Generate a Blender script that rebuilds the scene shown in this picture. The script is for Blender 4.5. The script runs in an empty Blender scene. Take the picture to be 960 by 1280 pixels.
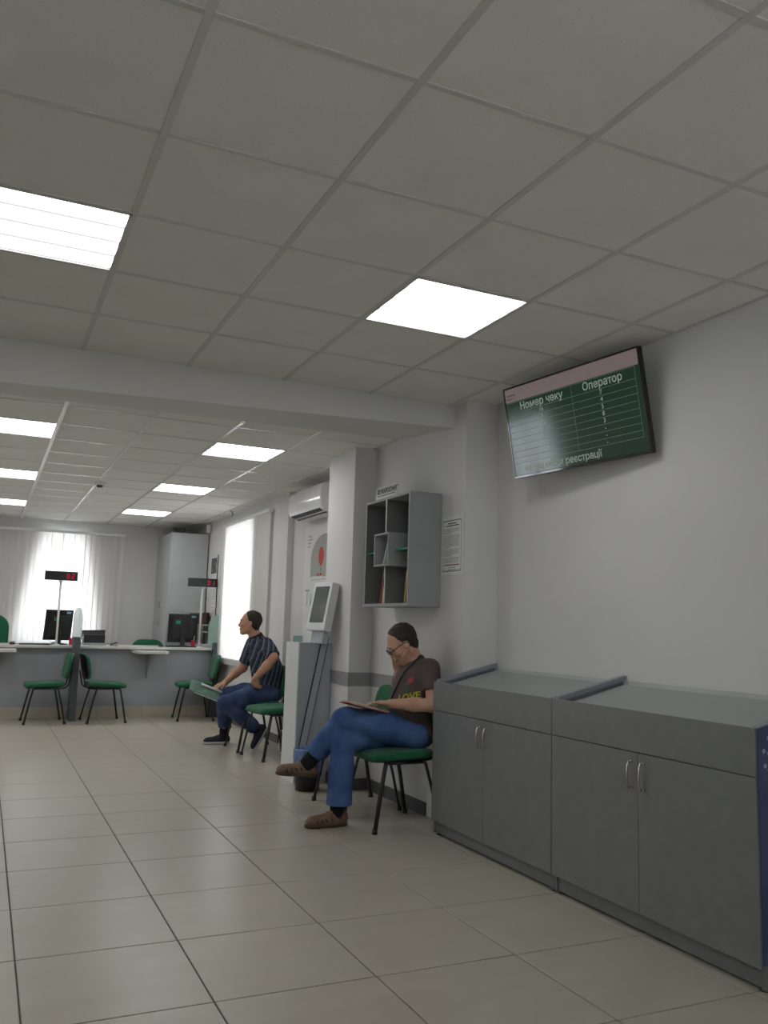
import bpy, bmesh, math, random
import numpy as np
from mathutils import Vector, Matrix, noise as mnoise
from mathutils.bvhtree import BVHTree

R = math.radians
random.seed(4)
scene = bpy.context.scene
col = scene.collection

# ---------------------------------------------------------------- camera, world, exposure
CAM_POS = Vector((0.0, 0.0, 1.26))
YAW, PITCH, ROLL, FPX = 0.4318, 0.1330, 0.0290, 1069.85
cy_, sy_, cp_, sp_ = math.cos(YAW), math.sin(YAW), math.cos(PITCH), math.sin(PITCH)
fwd = Vector((sy_*cp_, cy_*cp_, sp_))
rgt = Vector((cy_, -sy_, 0))
upv = rgt.cross(fwd)
r2 = rgt*math.cos(ROLL) + upv*math.sin(ROLL)
u2 = -rgt*math.sin(ROLL) + upv*math.cos(ROLL)
cam_data = bpy.data.cameras.new('camera')
cam = bpy.data.objects.new('camera', cam_data)
col.objects.link(cam)
cam.matrix_world = Matrix(((r2.x, u2.x, -fwd.x, CAM_POS.x), (r2.y, u2.y, -fwd.y, CAM_POS.y), (r2.z, u2.z, -fwd.z, CAM_POS.z), (0, 0, 0, 1)))
cam_data.sensor_fit = 'VERTICAL'
cam_data.sensor_height = 32.0
cam_data.lens = FPX/1280*32.0
cam_data.clip_start = 0.02
scene.camera = cam

world = bpy.data.worlds.new('world')
scene.world = world
world.use_nodes = True
wb = world.node_tree.nodes['Background']
wb.inputs['Color'].default_value = (0.86, 0.93, 1.0, 1)      # bright overcast daylight outside
wb.inputs['Strength'].default_value = SKY_STRENGTH = 6.5
PANEL = 6.5                                                   # radiance of the ceiling lights

vs = scene.view_settings
vs.view_transform = 'Standard'
vs.look = 'None'
vs.gamma = 1.0
vs.use_curve_mapping = False
vs.exposure = 0.18

# ---------------------------------------------------------------- materials
def lin(c):
    return tuple(((v/255)/12.92 if v/255 <= 0.04045 else ((v/255+0.055)/1.055)**2.4) for v in c)

def mat(name, rgb, rough=0.6, metal=0.0, var=0.06, scale=6.0, bump=0.0, bscale=60.0, spec=0.5, emit=0.0, ecol=None, alpha=None, sheen=0.0):
    m = bpy.data.materials.new(name)
    m.use_nodes = True
    nt = m.node_tree
    b = nt.nodes['Principled BSDF']
    c = lin(rgb) if max(rgb) > 1.001 else tuple(rgb)
    b.inputs['Roughness'].default_value = rough
    b.inputs['Metallic'].default_value = metal
    b.inputs['Specular IOR Level'].default_value = spec
    if sheen:
        b.inputs['Sheen Weight'].default_value = sheen
    tc = nt.nodes.new('ShaderNodeTexCoord')
    if var > 0:
        nz = nt.nodes.new('ShaderNodeTexNoise')
        nz.inputs['Scale'].default_value = scale
        nz.inputs['Detail'].default_value = 4
        nt.links.new(tc.outputs['Object'], nz.inputs['Vector'])
        rp = nt.nodes.new('ShaderNodeValToRGB')
        rp.color_ramp.elements[0].position = 0.3
        rp.color_ramp.elements[1].position = 0.7
        rp.color_ramp.elements[0].color = tuple(v*(1-var) for v in c)+(1,)
        rp.color_ramp.elements[1].color = tuple(min(1, v*(1+var)) for v in c)+(1,)
        nt.links.new(nz.outputs['Fac'], rp.inputs['Fac'])
        nt.links.new(rp.outputs['Color'], b.inputs['Base Color'])
    else:
        b.inputs['Base Color'].default_value = c+(1,)
    if bump > 0:
        n2 = nt.nodes.new('ShaderNodeTexNoise')
        n2.inputs['Scale'].default_value = bscale
        n2.inputs['Detail'].default_value = 3
        nt.links.new(tc.outputs['Object'], n2.inputs['Vector'])
        bp = nt.nodes.new('ShaderNodeBump')
        bp.inputs['Strength'].default_value = bump
        bp.inputs['Distance'].default_value = 0.01
        nt.links.new(n2.outputs['Fac'], bp.inputs['Height'])
        nt.links.new(bp.outputs['Normal'], b.inputs['Normal'])
    if emit > 0:
        b.inputs['Emission Color'].default_value = (ecol or c)+(1,)
        b.inputs['Emission Strength'].default_value = emit
    return m

def glass_mat(name, tint=(1, 1, 1), gloss=0.08, rough=0.02, haze=0.0, haze_col=(0.8, 0.85, 0.85)):
    m = bpy.data.materials.new(name)
    m.use_nodes = True
    nt = m.node_tree
    nt.nodes.remove(nt.nodes['Principled BSDF'])
    out = nt.nodes['Material Output']
    tr = nt.nodes.new('ShaderNodeBsdfTransparent'); tr.inputs['Color'].default_value = tuple(tint)+(1,)
    gl = nt.nodes.new('ShaderNodeBsdfGlossy'); gl.inputs['Roughness'].default_value = rough
    lw = nt.nodes.new('ShaderNodeLayerWeight'); lw.inputs['Blend'].default_value = 0.5
    pw = nt.nodes.new('ShaderNodeMath'); pw.operation = 'POWER'; pw.inputs[1].default_value = 4.5
    nt.links.new(lw.outputs['Facing'], pw.inputs[0])
    fr = nt.nodes.new('ShaderNodeMapRange'); fr.inputs['To Min'].default_value = gloss*0.6; fr.inputs['To Max'].default_value = 0.95
    nt.links.new(pw.outputs[0], fr.inputs['Value'])
    mx = nt.nodes.new('ShaderNodeMixShader')
    base = tr.outputs[0]
    if haze > 0:
        df = nt.nodes.new('ShaderNodeBsdfDiffuse'); df.inputs['Color'].default_value = tuple(haze_col)+(1,)
        m0 = nt.nodes.new('ShaderNodeMixShader'); m0.inputs[0].default_value = haze
        nt.links.new(base, m0.inputs[1]); nt.links.new(df.outputs[0], m0.inputs[2])
        base = m0.outputs[0]
    nt.links.new(fr.outputs[0], mx.inputs[0]); nt.links.new(base, mx.inputs[1]); nt.links.new(gl.outputs[0], mx.inputs[2])
    nt.links.new(mx.outputs[0], out.inputs['Surface'])
    return m

def blind_mat():
    m = bpy.data.materials.new('blind_fabric')
    m.use_nodes = True
    nt = m.node_tree
    nt.nodes.remove(nt.nodes['Principled BSDF'])
    out = nt.nodes['Material Output']
    d = nt.nodes.new('ShaderNodeBsdfDiffuse'); t = nt.nodes.new('ShaderNodeBsdfTranslucent')
    tc = nt.nodes.new('ShaderNodeTexCoord')
    nz = nt.nodes.new('ShaderNodeTexNoise'); nz.inputs['Scale'].default_value = 90
    nt.links.new(tc.outputs['Object'], nz.inputs['Vector'])
    rp = nt.nodes.new('ShaderNodeValToRGB')
    rp.color_ramp.elements[0].color = (0.78, 0.77, 0.75, 1); rp.color_ramp.elements[1].color = (0.86, 0.85, 0.83, 1)
    nt.links.new(nz.outputs['Fac'], rp.inputs['Fac'])
    nt.links.new(rp.outputs['Color'], d.inputs['Color'])
    t.inputs['Color'].default_value = (0.9, 0.84, 0.8, 1)
    mx = nt.nodes.new('ShaderNodeMixShader'); mx.inputs[0].default_value = 0.38
    nt.links.new(d.outputs[0], mx.inputs[1]); nt.links.new(t.outputs[0], mx.inputs[2])
    nt.links.new(mx.outputs[0], out.inputs['Surface'])
    return m

def lamp_mat(gap=0.28):
    m = bpy.data.materials.new('lamp_diffuser')
    m.use_nodes = True
    nt = m.node_tree
    b = nt.nodes['Principled BSDF']
    b.inputs['Base Color'].default_value = (0.8, 0.8, 0.82, 1)
    tc = nt.nodes.new('ShaderNodeTexCoord')
    sp = nt.nodes.new('ShaderNodeSeparateXYZ'); nt.links.new(tc.outputs['Object'], sp.inputs[0])
    mu = nt.nodes.new('ShaderNodeMath'); mu.operation = 'MULTIPLY'; mu.inputs[1].default_value = 2*math.pi/0.145
    nt.links.new(sp.outputs['Y'], mu.inputs[0])
    co = nt.nodes.new('ShaderNodeMath'); co.operation = 'COSINE'; nt.links.new(mu.outputs[0], co.inputs[0])
    mr = nt.nodes.new('ShaderNodeMapRange')
    mr.inputs['From Min'].default_value = -1 if gap > 0.2 else -0.45; mr.inputs['From Max'].default_value = 1
    mr.inputs['To Min'].default_value = PANEL*1.75; mr.inputs['To Max'].default_value = PANEL*gap
    nt.links.new(co.outputs[0], mr.inputs['Value'])
    b.inputs['Emission Color'].default_value = (0.97, 0.98, 1.0, 1)
    nt.links.new(mr.outputs[0], b.inputs['Emission Strength'])
    return m

def ceiling_tile_mat():
    m = mat('ceiling_tile', (0.80, 0.785, 0.745), 0.95, var=0.03, scale=3)
    nt = m.node_tree; b = nt.nodes['Principled BSDF']
    tc = nt.nodes.new('ShaderNodeTexCoord')
    vo = nt.nodes.new('ShaderNodeTexVoronoi'); vo.inputs['Scale'].default_value = 55; vo.inputs['Randomness'].default_value = 1
    nt.links.new(tc.outputs['Object'], vo.inputs['Vector'])
    rp = nt.nodes.new('ShaderNodeValToRGB')
    rp.color_ramp.elements[0].position = 0.06; rp.color_ramp.elements[1].position = 0.16
    rp.color_ramp.elements[0].color = (0.78, 0.78, 0.78, 1); rp.color_ramp.elements[1].color = (1, 1, 1, 1)
    nt.links.new(vo.outputs['Distance'], rp.inputs['Fac'])
    mx = nt.nodes.new('ShaderNodeMix'); mx.data_type = 'RGBA'; mx.blend_type = 'MULTIPLY'; mx.inputs['Factor'].default_value = 1
    old = b.inputs['Base Color'].links[0].from_socket
    nt.links.new(old, mx.inputs['A']); nt.links.new(rp.outputs['Color'], mx.inputs['B'])
    nt.links.new(mx.outputs['Result'], b.inputs['Base Color'])
    return m

def floor_tile_mat():
    m = mat('floor_tile', (0.50, 0.465, 0.395), 0.30, var=0.0, spec=0.5)
    nt = m.node_tree; b = nt.nodes['Principled BSDF']
    tc = nt.nodes.new('ShaderNodeTexCoord'); oi = nt.nodes.new('ShaderNodeObjectInfo')
    mp = nt.nodes.new('ShaderNodeMapping'); mp.inputs['Scale'].default_value = (2.2, 6.0, 1)
    ad = nt.nodes.new('ShaderNodeVectorMath'); ad.operation = 'ADD'
    nt.links.new(tc.outputs['Object'], ad.inputs[0]); nt.links.new(oi.outputs['Location'], ad.inputs[1])
    nt.links.new(ad.outputs[0], mp.inputs['Vector'])
    nz = nt.nodes.new('ShaderNodeTexNoise'); nz.inputs['Scale'].default_value = 1.3; nz.inputs['Detail'].default_value = 2; nz.inputs['Roughness'].default_value = 0.4
    nt.links.new(mp.outputs[0], nz.inputs['Vector'])
    rp = nt.nodes.new('ShaderNodeValToRGB')
    rp.color_ramp.elements[0].position = 0.25; rp.color_ramp.elements[1].position = 0.8
    rp.color_ramp.elements[0].color = (0.465, 0.425, 0.340, 1); rp.color_ramp.elements[1].color = (0.51, 0.472, 0.385, 1)
    nt.links.new(nz.outputs['Fac'], rp.inputs['Fac'])
    nt.links.new(rp.outputs['Color'], b.inputs['Base Color'])
    mr = nt.nodes.new('ShaderNodeMapRange'); mr.inputs['To Min'].default_value = 0.27; mr.inputs['To Max'].default_value = 0.31
    nt.links.new(nz.outputs['Fac'], mr.inputs['Value']); nt.links.new(mr.outputs[0], b.inputs['Roughness'])
    return m

M = {}
M['wall'] = mat('wall_paint', (0.70, 0.69, 0.675), 0.85, var=0.03, scale=1.3, bump=0.05, bscale=180)
M['tile'] = ceiling_tile_mat()
M['rail_far'] = mat('ceiling_rail_glint', (0.78, 0.77, 0.76), 0.22, var=0.02)  # whiter than the near rails: window glints put into the colour
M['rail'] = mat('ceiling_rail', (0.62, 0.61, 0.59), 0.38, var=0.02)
M['dark_void'] = mat('slab_concrete', (0.25, 0.25, 0.25), 0.9)
M['floor'] = floor_tile_mat()
M['grout'] = mat('grout', (0.16, 0.135, 0.11), 0.9)
M['stripe'] = mat('grey_stripe', (0.30, 0.30, 0.295), 0.7, var=0.03)
M['skirt'] = mat('skirting', (0.10, 0.10, 0.105), 0.5, var=0.05)
M['white_plastic'] = mat('white_plastic', (0.80, 0.80, 0.80), 0.30, var=0.02)
M['ac_white'] = mat('ac_plastic', (0.82, 0.82, 0.83), 0.12, var=0.02)
M['black_plastic'] = mat('black_plastic', (0.012, 0.012, 0.013), 0.4, var=0.1)
M['black_metal'] = mat('black_metal', (0.010, 0.010, 0.011), 0.35, var=0.1)
M['chrome'] = mat('brushed_nickel', (0.50, 0.47, 0.43), 0.24, metal=1.0, var=0.03)
M['green'] = mat('green_fabric', (0.004, 0.115, 0.045), 0.85, var=0.12, scale=40, bump=0.25, bscale=500, sheen=0.15)
M['grey_board'] = mat('grey_laminate', (0.195, 0.200, 0.202), 0.42, var=0.05, scale=14, bump=0.03, bscale=300)
M['grey_rail'] = mat('grey_blue_rail', (0.26, 0.28, 0.32), 0.35, var=0.04)
M['counter_front'] = mat('counter_front', (0.36, 0.375, 0.40), 0.5, var=0.03)
M['counter_top'] = mat('counter_top', (0.62, 0.61, 0.57), 0.4, var=0.03)
M['divider'] = mat('divider_grey', (0.085, 0.095, 0.105), 0.45, var=0.05)
M['shelf_grey'] = mat('shelf_laminate', (0.33, 0.335, 0.345), 0.5, var=0.03)
M['shelf_edge'] = mat('shelf_edge', (0.62, 0.62, 0.60), 0.5, var=0.03)
M['tall_cab'] = mat('tall_cabinet', (0.46, 0.47, 0.475), 0.5, var=0.03)
M['shelf_shade'] = mat('shelf_inside_shade', (0.17, 0.175, 0.175), 0.6, var=0.03)  # darker than the outer boards: shade inside the box put into the colour
M['frost_clear'] = glass_mat('clear_acrylic', (0.90, 0.92, 0.92), rough=0.12, haze=0.35, haze_col=(0.72, 0.75, 0.76))
M['teal'] = mat('teal_glass_shelf', (0.03, 0.30, 0.20), 0.2, var=0.05)
M['paper'] = mat('paper', (0.78, 0.78, 0.76), 0.8, var=0.02)
M['ink'] = mat('ink_grey', (0.07, 0.075, 0.075), 0.8, var=0.02)
M['ink_soft'] = mat('ink_soft', (0.42, 0.43, 0.42), 0.8, var=0.02)
M['ink_green'] = mat('ink_green', (0.03, 0.20, 0.12), 0.7, var=0.02)
M['kiosk'] = mat('kiosk_grey', (0.44, 0.47, 0.51), 0.4, var=0.03)
M['kiosk_white'] = mat('kiosk_white', (0.72, 0.73, 0.72), 0.35, var=0.02)
M['kiosk_screen'] = mat('kiosk_screen', (0.10, 0.11, 0.108), 0.15, var=0.03)
M['screen_dark'] = mat('screen_dark', (0.05, 0.056, 0.056), 0.12, var=0.03)
M['glass'] = glass_mat('window_glass', (0.95, 0.97, 0.97))
M['case_glass'] = glass_mat('showcase_glass', (0.84, 0.89, 0.86), rough=0.01)
M['frost'] = glass_mat('frosted_acrylic', (0.72, 0.86, 0.82), rough=0.15, haze=0.5, haze_col=(0.50, 0.66, 0.61))
M['blind'] = blind_mat()
M['lamp'] = lamp_mat()
M['lamp_band'] = lamp_mat(0.07)
M['blue_film'] = mat('blue_film', (0.06, 0.075, 0.17), 0.4, var=0.15, scale=8)
M['dot'] = mat('dot_print', (0.35, 0.38, 0.48), 0.5, var=0.02)
M['red_led'] = mat('red_led', (0.6, 0.01, 0.02), 0.5, var=0, emit=0.16, ecol=(1.0, 0.02, 0.08))
M['bag_blue'] = mat('bin_bag', (0.14, 0.22, 0.42), 0.3, var=0.2, scale=30, bump=0.8, bscale=45)
M['brown_box'] = mat('brown_box', (0.10, 0.045, 0.028), 0.7, var=0.1)
M['red_book'] = mat('red_book', (0.30, 0.01, 0.015), 0.5, var=0.1)
M['yellow_book'] = mat('yellow_book', (0.42, 0.24, 0.02), 0.5, var=0.1)
M['lime_book'] = mat('pale_book', (0.40, 0.42, 0.25), 0.5, var=0.25, scale=60)
M['dark_book'] = mat('dark_book', (0.03, 0.03, 0.04), 0.5, var=0.1)

# ---------------------------------------------------------------- mesh building helpers
class MB:
    def __init__(s):
        s.v = []; s.f = []; s.mi = []
    def add(s, vs_, fs, mi=0):
        o = len(s.v); s.v += [tuple(v) for v in vs_]
        for f in fs:
            s.f.append([i+o for i in f]); s.mi.append(mi)
        return s
    def box(s, x0, x1, y0, y1, z0, z1, mi=0):
        return s.add([(x0, y0, z0), (x1, y0, z0), (x1, y1, z0), (x0, y1, z0), (x0, y0, z1), (x1, y0, z1), (x1, y1, z1), (x0, y1, z1)],
                     [(0, 3, 2, 1), (4, 5, 6, 7), (0, 1, 5, 4), (1, 2, 6, 5), (2, 3, 7, 6), (3, 0, 4, 7)], mi)
    def hexa(s, p, mi=0):   # eight corners ordered like box
        return s.add(p, [(0, 3, 2, 1), (4, 5, 6, 7), (0, 1, 5, 4), (1, 2, 6, 5), (2, 3, 7, 6), (3, 0, 4, 7)], mi)
    def tube(s, pts, r, seg=10, mi=0, flat=1.0, caps=True):
        pts = [Vector(p) for p in pts]; n = len(pts)
        rs = r if isinstance(r, (list, tuple)) else [r]*n
        rings = []; prev = None
        for i, p in enumerate(pts):
            t = (pts[min(i+1, n-1)]-pts[max(i-1, 0)]).normalized()
            if prev is None:
                a = Vector((0, 0, 1)) if abs(t.z) < 0.9 else Vector((0, 1, 0))
                u = t.cross(a).normalized()
            else:
                u = (prev-t*prev.dot(t)).normalized()
            prev = u; w = t.cross(u)
            rings.append([p+u*math.cos(2*math.pi*k/seg)*rs[i]+w*math.sin(2*math.pi*k/seg)*rs[i]*flat for k in range(seg)])
        vv = [q for g in rings for q in g]; ff = []
        for i in range(n-1):
            for k in range(seg):
                a = i*seg+k; b = i*seg+(k+1) % seg
                ff.append((a, b, b+seg, a+seg))
        if caps:
            ff.append(tuple(range(seg-1, -1, -1))); ff.append(tuple((n-1)*seg+k for k in range(seg)))
        return s.add(vv, ff, mi)
    def lathe(s, prof, c=(0, 0, 0), seg=24, mi=0, cap0=True, cap1=True):
        n = len(prof)
        vv = [(c[0]+r*math.cos(2*math.pi*k/seg), c[1]+r*math.sin(2*math.pi*k/seg), c[2]+z) for r, z in prof for k in range(seg)]
        ff = []
        for i in range(n-1):
            for k in range(seg):
                a = i*seg+k; b = i*seg+(k+1) % seg
                ff.append((a, b, b+seg, a+seg))
        if cap0: ff.append(tuple(range(seg-1, -1, -1)))
        if cap1: ff.append(tuple((n-1)*seg+k for k in range(seg)))
        return s.add(vv, ff, mi)
    def prism(s, poly, axis, a0, a1, mi=0):
        # poly: 2-D points; axis 'x': (y,z), 'y': (x,z), 'z': (x,y)
        def P(u, v, a):
            return {'x': (a, u, v), 'y': (u, a, v), 'z': (u, v, a)}[axis]
        n = len(poly)
        vv = [P(u, v, a0) for u, v in poly]+[P(u, v, a1) for u, v in poly]
        ff = [tuple(range(n)), tuple(range(2*n-1, n-1, -1))]+[(i, n+i, n+(i+1) % n, (i+1) % n) for i in range(n)]
        return s.add(vv, ff, mi)
    def build(s, name, m, parent=None, bevel=0.0, smooth=False, xf=None, bseg=2):
        me = bpy.data.meshes.new(name)
        vv = s.v
        if xf is not None:
            vv = [tuple(xf @ Vector(v)) for v in vv]
        base = Vector((0, 0, 0))
        if parent is not None:
            base = Vector(parent.get('_base', (0, 0, 0)))
        vv = [(v[0]-base.x, v[1]-base.y, v[2]-base.z) for v in vv]
        me.from_pydata(vv, [], s.f)
        ms = m if isinstance(m, (list, tuple)) else [m]
        for q in ms: me.materials.append(q)
        if len(ms) > 1:
            for p, i in zip(me.polygons, s.mi): p.material_index = i
        bm = bmesh.new(); bm.from_mesh(me)
        bmesh.ops.recalc_face_normals(bm, faces=bm.faces)
        if bevel > 0:
            ed = [e for e in bm.edges if len(e.link_faces) == 2 and e.calc_face_angle(0) > R(35)]
            bmesh.ops.bevel(bm, geom=ed, offset=bevel, segments=bseg, affect='EDGES', profile=0.6)
        bm.to_mesh(me); bm.free()
        if smooth:
            for p in me.polygons: p.use_smooth = True
        o = bpy.data.objects.new(name, me)
        col.objects.link(o)
        if parent is not None:
            o.parent = parent
            if '_base' in parent: o['_base'] = parent['_base']
        return o

def smooth_angle(o, ang=40):
    me = o.data
    for p in me.polygons: p.use_smooth = True
    bm = bmesh.new(); bm.from_mesh(me)
    for e in bm.edges:
        if len(e.link_faces) == 2 and e.calc_face_angle(0) > R(ang): e.smooth = False
    bm.to_mesh(me); bm.free()
    return o

def tag(o, label=None, cat=None, group=None, kind=None):
    if label: o['label'] = label
    if cat: o['category'] = cat
    if group: o['group'] = group
    if kind: o['kind'] = kind
    return o

def thing(name, label, cat, base=(0, 0, 0), group=None):
    o = bpy.data.objects.new(name, None)
    o.empty_display_size = 0.1
    col.objects.link(o); o.location = base
    o['_base'] = tuple(base)
    return tag(o, label, cat, group)

def struct(o):
    o['kind'] = 'structure'
    return o

def copy_tree(o, parent=None):
    c = o.copy(); col.objects.link(c); c.parent = parent
    for ch in list(o.children): copy_tree(ch, c)
    return c

def bx(name, m, x0, x1, y0, y1, z0, z1, parent=None, bevel=0.0):
    return MB().box(x0, x1, y0, y1, z0, z1).build(name, m, parent, bevel)

_tc = {}
def text_mesh(body, size, bold=0.0):
    c = bpy.data.curves.new('txt', 'FONT'); c.body = body; c.size = size
    c.align_x = 'CENTER'; c.align_y = 'CENTER'; c.resolution_u = 2; c.offset = bold
    o = bpy.data.objects.new('txt', c); col.objects.link(o)
    dg = bpy.context.evaluated_depsgraph_get(); dg.update()
    me = bpy.data.meshes.new_from_object(o.evaluated_get(dg))
    vv = [tuple(v.co) for v in me.vertices]; ff = [tuple(p.vertices) for p in me.polygons]
    bpy.data.objects.remove(o); bpy.data.curves.remove(c); bpy.data.meshes.remove(me)
    return vv, ff

def text(name, body, size, m, parent, org, ux, uy, bold=0.0):
    """flat lettering on the plane org + u*ux + v*uy (world coordinates)"""
    vv, ff = text_mesh(body, size, bold)
    org, ux, uy = Vector(org), Vector(ux).normalized(), Vector(uy).normalized()
    b = MB(); b.add([tuple(org+ux*v[0]+uy*v[1]) for v in vv], ff)
    base = Vector(parent.get('_base', (0, 0, 0)))
    me = bpy.data.meshes.new(name)
    me.from_pydata([tuple(Vector(v)-base) for v in b.v], [], b.f)
    me.materials.append(m)
    o = bpy.data.objects.new(name, me); col.objects.link(o); o.parent = parent
    return o
# ---------------------------------------------------------------- the room
ZN, ZF = 2.782, 2.70            # near and far ceiling heights
XL, XR = -3.25, 3.08            # left wall, wall with the screen
YB, YE = -1.6, 13.6             # wall behind the camera, far wall
BEAM0, BEAM1 = 5.03, 5.845

# floor: screed base and single tiles
fl = struct(bx('floor', M['grout'], XL-0.2, XR+0.35, YB-0.2, YE+0.2, -0.16, -0.004))
TX, TY, FX, FY = 0.5965, 0.6033, 0.211, 2.993
def tile_mesh(name, w, d, z0, z1, m, bev=0.0015):
    b = MB(); b.box(-w/2, w/2, -d/2, d/2, z0, z1)
    o = b.build(name, m, None, bev, bseg=1)
    me = o.data; bpy.data.objects.remove(o)
    return me
_fm = {}
def floor_tile(x0, x1, y0, y1):
    w, d = round(x1-x0, 3), round(y1-y0, 3)
    if (w, d) not in _fm: _fm[(w, d)] = tile_mesh('floor_tile', w-0.0065, d-0.0065, -0.012, 0.0, M['floor'])
    o = bpy.data.objects.new('floor_tile', _fm[(w, d)]); col.objects.link(o)
    o.parent = fl; o.location = ((x0+x1)/2, (y0+y1)/2, 0)
xs = [FX+TX*k for k in range(-7, 7)]
ys = [FY+TY*k for k in range(-8, 20)]
xe = [XL]+[x for x in xs if XL+0.1 < x < 3.35]+[3.35]
ye = [YB]+[y for y in ys if YB+0.1 < y < YE]+[YE]
for i in range(len(xe)-1):
    for j in range(len(ye)-1):
        floor_tile(xe[i], xe[i+1], ye[j], ye[j+1])

# ceilings: slab, hung tiles, T rails
cl = struct(bx('ceiling', M['dark_void'], XL-0.2, XR+0.35, YB-0.2, YE+0.2, ZN+0.05, ZN+0.2))
_cm = {}
LIGHTS = []
def ceil_tile(x0, x1, y0, y1, z):
    w, d = round(x1-x0, 3), round(y1-y0, 3)
    if w < 0.03 or d < 0.03: return
    if (w, d) not in _cm: _cm[(w, d)] = tile_mesh('ceiling_tile', w-0.004, d-0.004, 0, 0.015, M['tile'])
    o = bpy.data.objects.new('ceiling_tile', _cm[(w, d)]); col.objects.link(o)
    o.parent = cl; o.location = ((x0+x1)/2, (y0+y1)/2, z)
def grid(y0, y1, ygrid0, z, x1, lights, rm):
    gx = [0.394+0.6*k for k in range(-8, 8)]
    gy = [ygrid0+0.6*k for k in range(-20, 24)]
    ex = [XL]+[x for x in gx if XL+0.04 < x < x1-0.04]+[x1]
    ey = [y0]+[y for y in gy if y0+0.04 < y < y1-0.04]+[y1]
    for i in range(len(ex)-1):
        for j in range(len(ey)-1):
            cx, cy = (ex[i]+ex[i+1])/2, (ey[j]+ey[j+1])/2
            if any(abs(cx-a) < 0.25 and abs(cy-b) < 0.25 for a, b in lights): continue
            ceil_tile(ex[i], ex[i+1], ey[j], ey[j+1], z)
    for x in ex[1:-1]:
        bx('ceiling_rail', rm, x-0.012, x+0.012, y0, y1, z-0.005, z+0.02, cl)
    for y in ey[1:-1]:
        bx('ceiling_cross_rail', rm, XL, x1, y-0.010, y+0.010, z-0.004, z+0.02, cl)
    for x in (XL+0.011, x1-0.011):
        bx('ceiling_edge_trim', rm, x-0.011, x+0.011, y0, y1, z-0.003, z+0.02, cl)
near_lights = [(1.894, 3.491), (0.094, 3.491)]
far_rows = [7.03, 9.43, 11.83]
far_lights = [(x, y) for y in far_rows for x in (1.894, 0.094, -1.706)]
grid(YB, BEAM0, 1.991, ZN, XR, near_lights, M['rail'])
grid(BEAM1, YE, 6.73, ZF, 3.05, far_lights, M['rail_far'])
bx('cable_duct', M['white_plastic'], 0.379, 0.409, BEAM1, YE, ZF-0.018, ZF-0.004, cl, 0.002)

# beam between the two ceilings: the drop grows towards the left
def zb(x): return 2.529+0.0343*x
b = MB()
xa, xb_ = XL, 2.83
b.hexa([(xa, BEAM0, zb(xa)), (xb_, BEAM0, zb(xb_)), (xb_, BEAM1, ZF-0.004), (xa, BEAM1, ZF-0.004),
        (xa, BEAM0, ZN+0.05), (xb_, BEAM0, ZN+0.05), (xb_, BEAM1, ZN+0.05), (xa, BEAM1, ZN+0.05)])
struct(b.build('trim_1', M['wall']))

# right-hand walls
T = ZN+0.06
def wallbox(name, *a): return struct(bx(name, M['wall'], *a))
wallbox('wall_right', XR, XR+0.3, YB-0.2, 4.86, -0.01, T)
PIL = wallbox('wall_right', 2.83, XR+0.3, 4.86, 6.30, -0.01, T)
wallbox('wall_right', 2.635, XR+0.3, 6.30, 6.87, -0.01, T)
wallbox('wall_right', 3.02, XR+0.3, 6.87, 8.90, -0.01, T)
WY0, WY1, WZ0, WZ1 = 10.08, 11.36, 0.80, 2.50
wr = struct(MB().box(2.95, 3.38, 8.90, WY0, -0.01, T).box(2.95, 3.38, WY1, YE+0.2, -0.01, T)
            .box(2.95, 3.38, WY0, WY1, -0.01, WZ0).box(2.95, 3.38, WY0, WY1, WZ1, T).build('wall_right', M['wall']))
# far wall; window opening tapered to give the bright glow its shape
b = MB()
BX0, BX1, BT0, BT1, BZ0, BZ1 = 0.40, 1.58, 0.72, 1.28, 0.86, 2.50
y0, y1 = YE, YE+0.25
b.prism([(XL-0.2, -0.01), (BX0, -0.01), (BX0, BZ0), (BT0, BZ1), (BT0, T), (XL-0.2, T)], 'y', y0, y1)
b.prism([(BX1, -0.01), (3.38, -0.01), (3.38, T), (BT1, T), (BT1, BZ1), (BX1, BZ0)], 'y', y0, y1)
b.prism([(BX0, -0.01), (BX1, -0.01), (BX1, BZ0), (BX0, BZ0)], 'y', y0, y1)
b.prism([(BT0, BZ1), (BT1, BZ1), (BT1, T), (BT0, T)], 'y', y0, y1)
struct(b.build('wall_back', M['wall']))
# left wall with one window, wall behind the camera
LY0, LY1, LZ0, LZ1 = 8.7, 9.8, 0.8, 2.45
NX0, NX1 = -1.4, 1.5
b = MB().box(XL-0.2, XL, YB-0.2, LY0, -0.01, T).box(XL-0.2, XL, LY1, YE+0.2, -0.01, T).box(XL-0.2, XL, LY0, LY1, -0.01, LZ0).box(XL-0.2, XL, LY0, LY1, LZ1, T)
struct(b.build('wall_left', M['wall']))
struct(MB().box(XL-0.2, NX0, YB-0.2, YB, -0.01, T).box(NX1, XR+0.3, YB-0.2, YB, -0.01, T).box(NX0, NX1, YB-0.2, YB, -0.01, LZ0)
       .box(NX0, NX1, YB-0.2, YB, LZ1, T).build('wall_front', M['wall']))

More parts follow.
